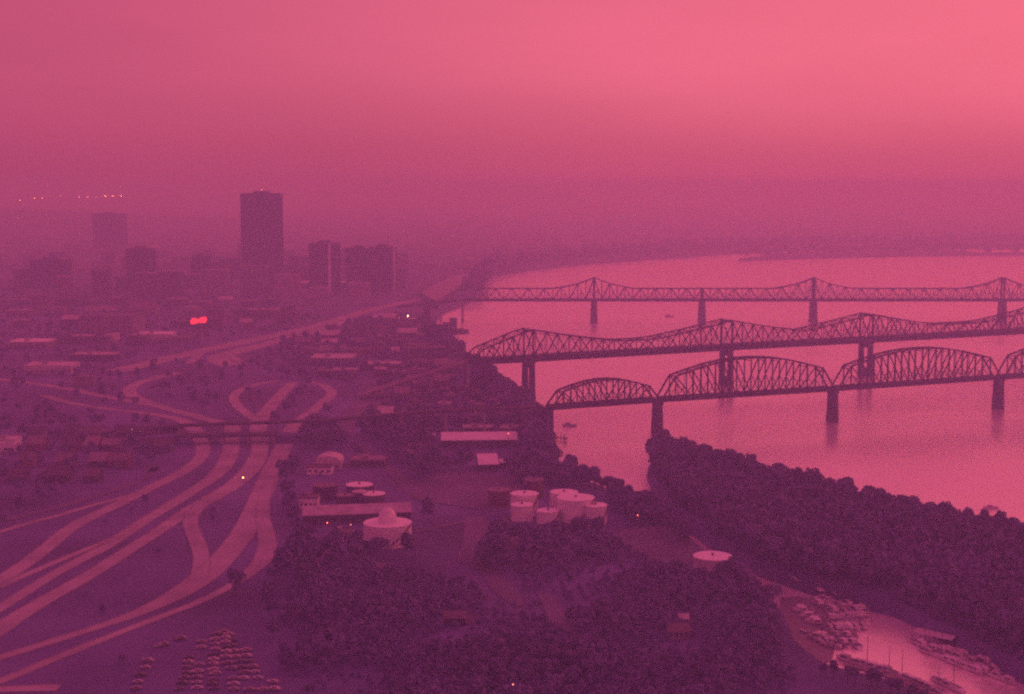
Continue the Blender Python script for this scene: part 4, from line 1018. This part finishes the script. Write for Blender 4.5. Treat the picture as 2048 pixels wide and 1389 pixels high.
def quads_mesh(name, v, m):
    n = len(v) // 4; me = bpy.data.meshes.new(name)
    me.vertices.add(n*4); me.vertices.foreach_set('co', v.astype(np.float32).ravel())
    me.loops.add(n*4); me.loops.foreach_set('vertex_index', np.arange(n*4, dtype=np.int32))
    me.polygons.add(n); me.polygons.foreach_set('loop_start', np.arange(0, n*4, 4, dtype=np.int32))
    me.materials.append(m); me.update(calc_edges=True); return me
def make_tree(kind, seed, leaf='leaf'):
    t = thing(kind, 'dark broadleaf tree', 'tree')
    spire = kind == 'poplar_tree'
    cm = quads_mesh('crown', crown_arrays(seed, 620, 1.15, spire=spire, H=11 if spire else 8.5), M[leaf]); c = bpy.data.objects.new('crown', cm); C.objects.link(c); c.parent = t
    mb = MB(); g = random.Random(seed)
    mb.lathe([(.42, -.4), (.3, 2.2), (.2, 5.5), (.08, 8.5)], 7)
    for k in range(5):
        a = k*1.3 + seed; z = 2.6 + k*.7; mb.bar((0, 0, z), (2.6*math.cos(a), 2.6*math.sin(a), z + 2.6), .16)
    mb.build('trunk', M['bark'], t); return t
tree_p = [make_tree('broadleaf_tree', 11), make_tree('broadleaf_tree', 12, 'leaf2'), make_tree('broadleaf_tree', 13), make_tree('poplar_tree', 14)]
tree_used = [False] * 4
lowcr = [crown_arrays(100 + i, 130, 2.1, lobes=7) for i in range(5)]
tcount = [0]; placed = []
def tree(x, y, z, label, group, sc=1.0, kinds_=(0, 1, 2)):
    k = random.choice(kinds_); tcount[0] += 1; placed.append((x, y))
    s = sc * random.uniform(.86, 1.14); scl = (s * random.uniform(.9, 1.15), s * random.uniform(.9, 1.15), s * random.uniform(.85, 1.15)); rz = random.uniform(0, 6.28)
    if not tree_used[k]:
        o = tree_p[k]; tree_used[k] = True; o.location = (x, y, z); o.rotation_euler = (0, 0, rz); o.scale = scl; o['label'] = label; o['group'] = group; return o
    return dup(tree_p[k], (x, y, z), rz, scl, label, group)
def along(pxs, step, jit, inset, label, group, sc=1.0, kinds_=(0, 1, 2), z=L):
    pts = [P(a, b, z) for a, b in pxs]; k = 0
    for a, b in zip(pts, pts[1:]):
        d = b - a; n = max(1, int(d.length / step)); nn = Vector((-d.y, d.x, 0)).normalized() * inset
        for i in range(n):
            p = a.lerp(b, i / n) + nn + Vector((random.uniform(-jit, jit), random.uniform(-jit, jit), 0))
            if near_road(p.x, p.y, 4): continue
            tree(p.x, p.y, z, label, group, sc, kinds_); k += 1
    return k
# island skyline and its tip
far_edge = [(1320, 908), (1345, 911), (1400, 934), (1500, 964), (1600, 992), (1700, 1021), (1850, 1053), (2060, 1102)]
along(far_edge, 6.2, 1.6, 0, 'dark broadleaf tree on the river side of the wooded island', 'trees on the island skyline', 1.15)
along([(1312, 918), (1309, 940), (1322, 965), (1350, 998), (1378, 1028)], 6.5, 1.2, 0, 'dark broadleaf tree at the upstream tip of the wooded island', 'trees at the island tip', 1.05)
# mainland shore trees
along([(1116, 956), (1180, 974), (1240, 1002), (1296, 1032), (1340, 1060), (1385, 1098)], 4.6, 1.4, 0, 'dark tree along the channel bank behind the white tank cluster', 'trees along the channel bank', .88)
along([(930, 738), (965, 757), (1000, 785), (1035, 812), (1066, 845), (1084, 872), (1094, 905), (1104, 945)], 8, 2.2, 0, 'dark bushy tree on the left bank between the two nearer bridges', 'trees on the left bank', 1.25)
along([(864, 690), (886, 692), (897, 702)], 7, 2, 0, 'tall dark tree on the left bank behind the moored barges', 'tall trees behind the barges', 2.0)
along([(900, 716), (930, 722)], 8, 2, 0, 'dark tree on the left bank beside the moored barges', 'trees beside the barges', 1.6)
# foreground trees standing before the tanks
along([(1020, 1090), (1060, 1092), (1110, 1086), (1150, 1078), (1190, 1082), (1225, 1080)], 4.6, 1.6, 0, 'tree in the dark line just in front of the white tank cluster', 'trees in front of the white tanks', .9)
along([(1396, 1178), (1430, 1174), (1464, 1158), (1490, 1168)], 5, 1.4, 0, 'tree in front of the wide brilliant white tank roof', 'trees before the wide white roof', .78)
along([(712, 1120), (722, 1114), (730, 1118)], 4, 1.0, 0, 'tree at the left foot of the domed tank', 'trees at the domed tank', .7)
along([(462, 1185), (478, 1178), (470, 1200)], 5, 1.0, 0, 'tree hiding a gap in the outer right ramp', 'trees over the ramp', 1.0)
along([(255, 1275), (275, 1268), (292, 1262), (300, 1252)], 4, 1.0, 0, 'tree hiding the lower gap in the outer right ramp', 'trees over the lower ramp', .95)
along([(960, 1140), (985, 1100), (1000, 1085), (998, 1130), (1010, 1150)], 5, 1.5, 0, 'tree in the dark clump inside the bare yard', 'trees in the bare yard', .9)
along([(1640, 1352), (1690, 1362), (1740, 1372), (1800, 1392), (1865, 1420)], 4.2, 1.0, 0, 'low bush on the near bank of the boat harbour', 'bushes on the near harbour bank', .5)
n_named = tcount[0]
# sampled trees: nearest individually, the rest as woodland
def sample(poly_px, spacing, zone_poly, m=4, keep=1.0):
    pts = [P(*q) for q in poly_px]; xs = [p.x for p in pts]; ys = [p.y for p in pts]; out = []
    y = min(ys); poly = [(p.x, p.y) for p in pts]; r_ = 0
    while y < max(ys):
        x = min(xs) + (spacing/2 if r_ % 2 else 0)
        while x < max(xs):
            a, b = x + random.uniform(-.4, .4)*spacing, y + random.uniform(-.4, .4)*spacing
            if random.random() < keep and in_poly((a, b), poly) and in_poly((a, b), zone_poly) and in_poly((a + 4, b + 4), zone_poly) and not blocked(a, b, m): out.append((a, b))
            x += spacing
        y += spacing * .87; r_ += 1
    return out
wood = []
fore = sample([(600, 1215), (640, 1180), (720, 1150), (830, 1148), (900, 1170), (960, 1180), (1010, 1110), (1060, 1094), (1230, 1088), (1330, 1130), (1400, 1186), (1485, 1182), (1540, 1218), (1556, 1290), (1590, 1350), (1640, 1400), (1760, 1440), (1860, 1470), (1950, 1540), (590, 1500), (610, 1400), (560, 1340), (620, 1290), (570, 1250)], 5.1, mainland_poly, keep=.93)
isl_t = sample([(1290, 880), (2100, 1060), (2400, 1200), (2520, 1380), (2300, 1470), (2130, 1366), (2040, 1306), (1925, 1254), (1850, 1218), (1770, 1182), (1500, 1130), (1290, 950)], 7.0, island_poly)
midl = sample([(600, 870), (1100, 845), (1112, 945), (1180, 964), (1250, 996), (1350, 1052), (1460, 1142), (1560, 1222), (1530, 1236), (1440, 1165), (1345, 1086), (1230, 1052), (1225, 1010), (1010, 1000), (860, 960), (860, 1110), (700, 1130), (610, 1190), (560, 1160), (575, 1080), (565, 980)], 8.5, mainland_poly, keep=.68)
leftw = sample([(-60, 860), (330, 850), (330, 1000), (-60, 1090)], 15, mainland_poly, keep=.5)
inter = sample([(-60, 1100), (500, 860), (560, 1100), (520, 1300), (-60, 1420)], 24, mainland_poly, m=7, keep=.35)
shore_w = sample([(1108, 948), (1180, 964), (1250, 994), (1350, 1050), (1460, 1140), (1560, 1222), (1530, 1236), (1440, 1165), (1345, 1082), (1240, 1030), (1180, 1000), (1108, 985)], 5.5, mainland_poly, m=2)
edge_w = sample([(545, 1090), (620, 1060), (640, 1200), (600, 1400), (540, 1330), (520, 1210)], 8, mainland_poly, m=5, keep=.5)
town_t = sample([(560, 640), (880, 640), (1090, 850), (560, 850)], 13, mainland_poly, m=8, keep=.6)
left_t = sample([(-100, 560), (560, 600), (560, 850), (-100, 860)], 22, mainland_poly, m=6, keep=.5)
bank_t = sample([(905, 715), (960, 745), (1030, 800), (1100, 900), (1112, 950), (1060, 950), (1030, 850), (930, 760)], 9, mainland_poly, m=4, keep=.95)
def growth(x, y):
    n = math.sin(x * .031 + 1.3) * math.cos(y * .027 - .6) + .6 * math.sin(x * .073 - y * .05 + 2) + .4 * math.cos(x * .017 + y * .11)
    return max(.26, min(.86, .52 + .24 * n))
fore = [(x, y) for x, y in fore if growth(x, y) > .33 or random.random() < .55]
vis_fore = [(x, y) for x, y in fore if y > 485 and abs(x) < y * .36]
vis_fore.sort(key=lambda q: q[1] - 140 * growth(*q))
room = 296 - n_named
# individual: nearest foreground trees
ind = vis_fore[:int(room * .72)]; rest = vis_fore[int(room * .72):]
for x, y in ind: tree(x, y, L, 'dark broadleaf tree in the near wood filling the bottom of the view', 'trees of the near wood', growth(x, y), (0, 1, 2, 2, 0, 1, 3) if random.random() < .3 else (0, 1, 2))
near_isl = sorted([(x, y) for x, y in isl_t if abs(x) < y * .36], key=lambda q: q[1]); k2 = room - len(ind)
for x, y in near_isl[:k2]: tree(x, y, L, 'dark broadleaf tree of the island wood beside the moored boats', 'trees of the island wood by the boats', 1.0)
def stuff_trees(name, pts, label, sc=1.0, fld=None):
    vs_ = []
    for x, y in pts:
        v = lowcr[random.randrange(5)]; s = (sc * random.uniform(.75, 1.25)) if fld is None else fld(x, y) * random.uniform(.88, 1.12); a = random.uniform(0, 6.28); ca, sa = math.cos(a)*s, math.sin(a)*s
        hz = s * random.uniform(.85, 1.2)
        vs_.append(np.stack([v[:, 0]*ca - v[:, 1]*sa + x, v[:, 0]*sa + v[:, 1]*ca + y, v[:, 2]*hz + L - 1.0], 1))
    if not vs_: return
    me = quads_mesh(name, np.concatenate(vs_), M['leaf']); o = bpy.data.objects.new(name, me); C.objects.link(o)
    tag(o, label, 'woodland', kind='stuff')
stuff_trees('woodland', rest + [q for q in fore if q not in set(vis_fore)] , 'uneven dark wood and scrub filling the foreground behind its largest trees', .76, growth)
stuff_trees('woodland', near_isl[k2:] + [q for q in isl_t if q not in set(near_isl)], 'dense dark wood covering the long island', 1.05)
stuff_trees('shrubs', shore_w, 'thick undergrowth along the channel bank', .75)
stuff_trees('shrubs', edge_w, 'ragged scrub between the highway ramp and the near wood', .6)
stuff_trees('woodland', midl, 'dark trees filling the ground around the tanks and sheds', .95)
stuff_trees('woodland', bank_t, 'dark trees thickly covering the left river bank', 1.2)
stuff_trees('woodland', leftw + left_t, 'scattered hazy trees across the flat district at the left', .72)
stuff_trees('shrubs', inter, 'low shrubs dotted over the grass between the carriageways', .35)
stuff_trees('woodland', town_t, 'hazy trees between the buildings of the shore flats', .85)

isl_low = sample([(1770, 1178), (1850, 1214), (1925, 1250), (2040, 1302), (2150, 1370), (2150, 1400), (2040, 1330), (1975, 1300), (1920, 1274), (1868, 1248), (1828, 1224), (1785, 1208)], 4, island_poly, m=2)
stuff_trees('shrubs', isl_low, 'dark thicket between the island wood and its moored boats', .42)
# far shoreline trees
far_tr = []
for a, b in zip(shore, shore[1:]):
    if a.y < 2300: continue
    n = int((b - a).length / 4)
    for i in range(n):
        p = a.lerp(b, i / n); far_tr.append((p.x + random.uniform(-9, 9), p.y + 6 + 420 * random.random() ** 2))
for a, b in zip(nb, nb[1:]):
    n = int((b - a).length / 14)
    for i in range(n): p = a.lerp(b, i/n); far_tr.append((p.x, p.y + random.uniform(6, 30)))
stuff_trees('woodland', far_tr, 'dark band of trees on the far shores of the river', 1.9)

# ------------------------------------------------------------------ haze
hz = bpy.data.materials.new('haze'); hz.use_nodes = True; t = hz.node_tree; t.nodes.clear()
pv = t.nodes.new('ShaderNodeVolumePrincipled'); mo = t.nodes.new('ShaderNodeOutputMaterial')
pv.inputs['Color'].default_value = (0.55, 0.68, 1.0, 1); pv.inputs['Absorption Color'].default_value = (1, 1, 1, 1)
pv.inputs['Density'].default_value = 5.4e-4; pv.inputs['Anisotropy'].default_value = 0.12
t.links.new(pv.outputs[0], mo.inputs['Volume'])
mb = MB(); mb.box(-17500, 17500, -1800, 23500, -3, 215); ho = mb.build('haze', hz)
tag(ho, 'pink evening haze lying over the river and the city', 'haze', kind='stuff')
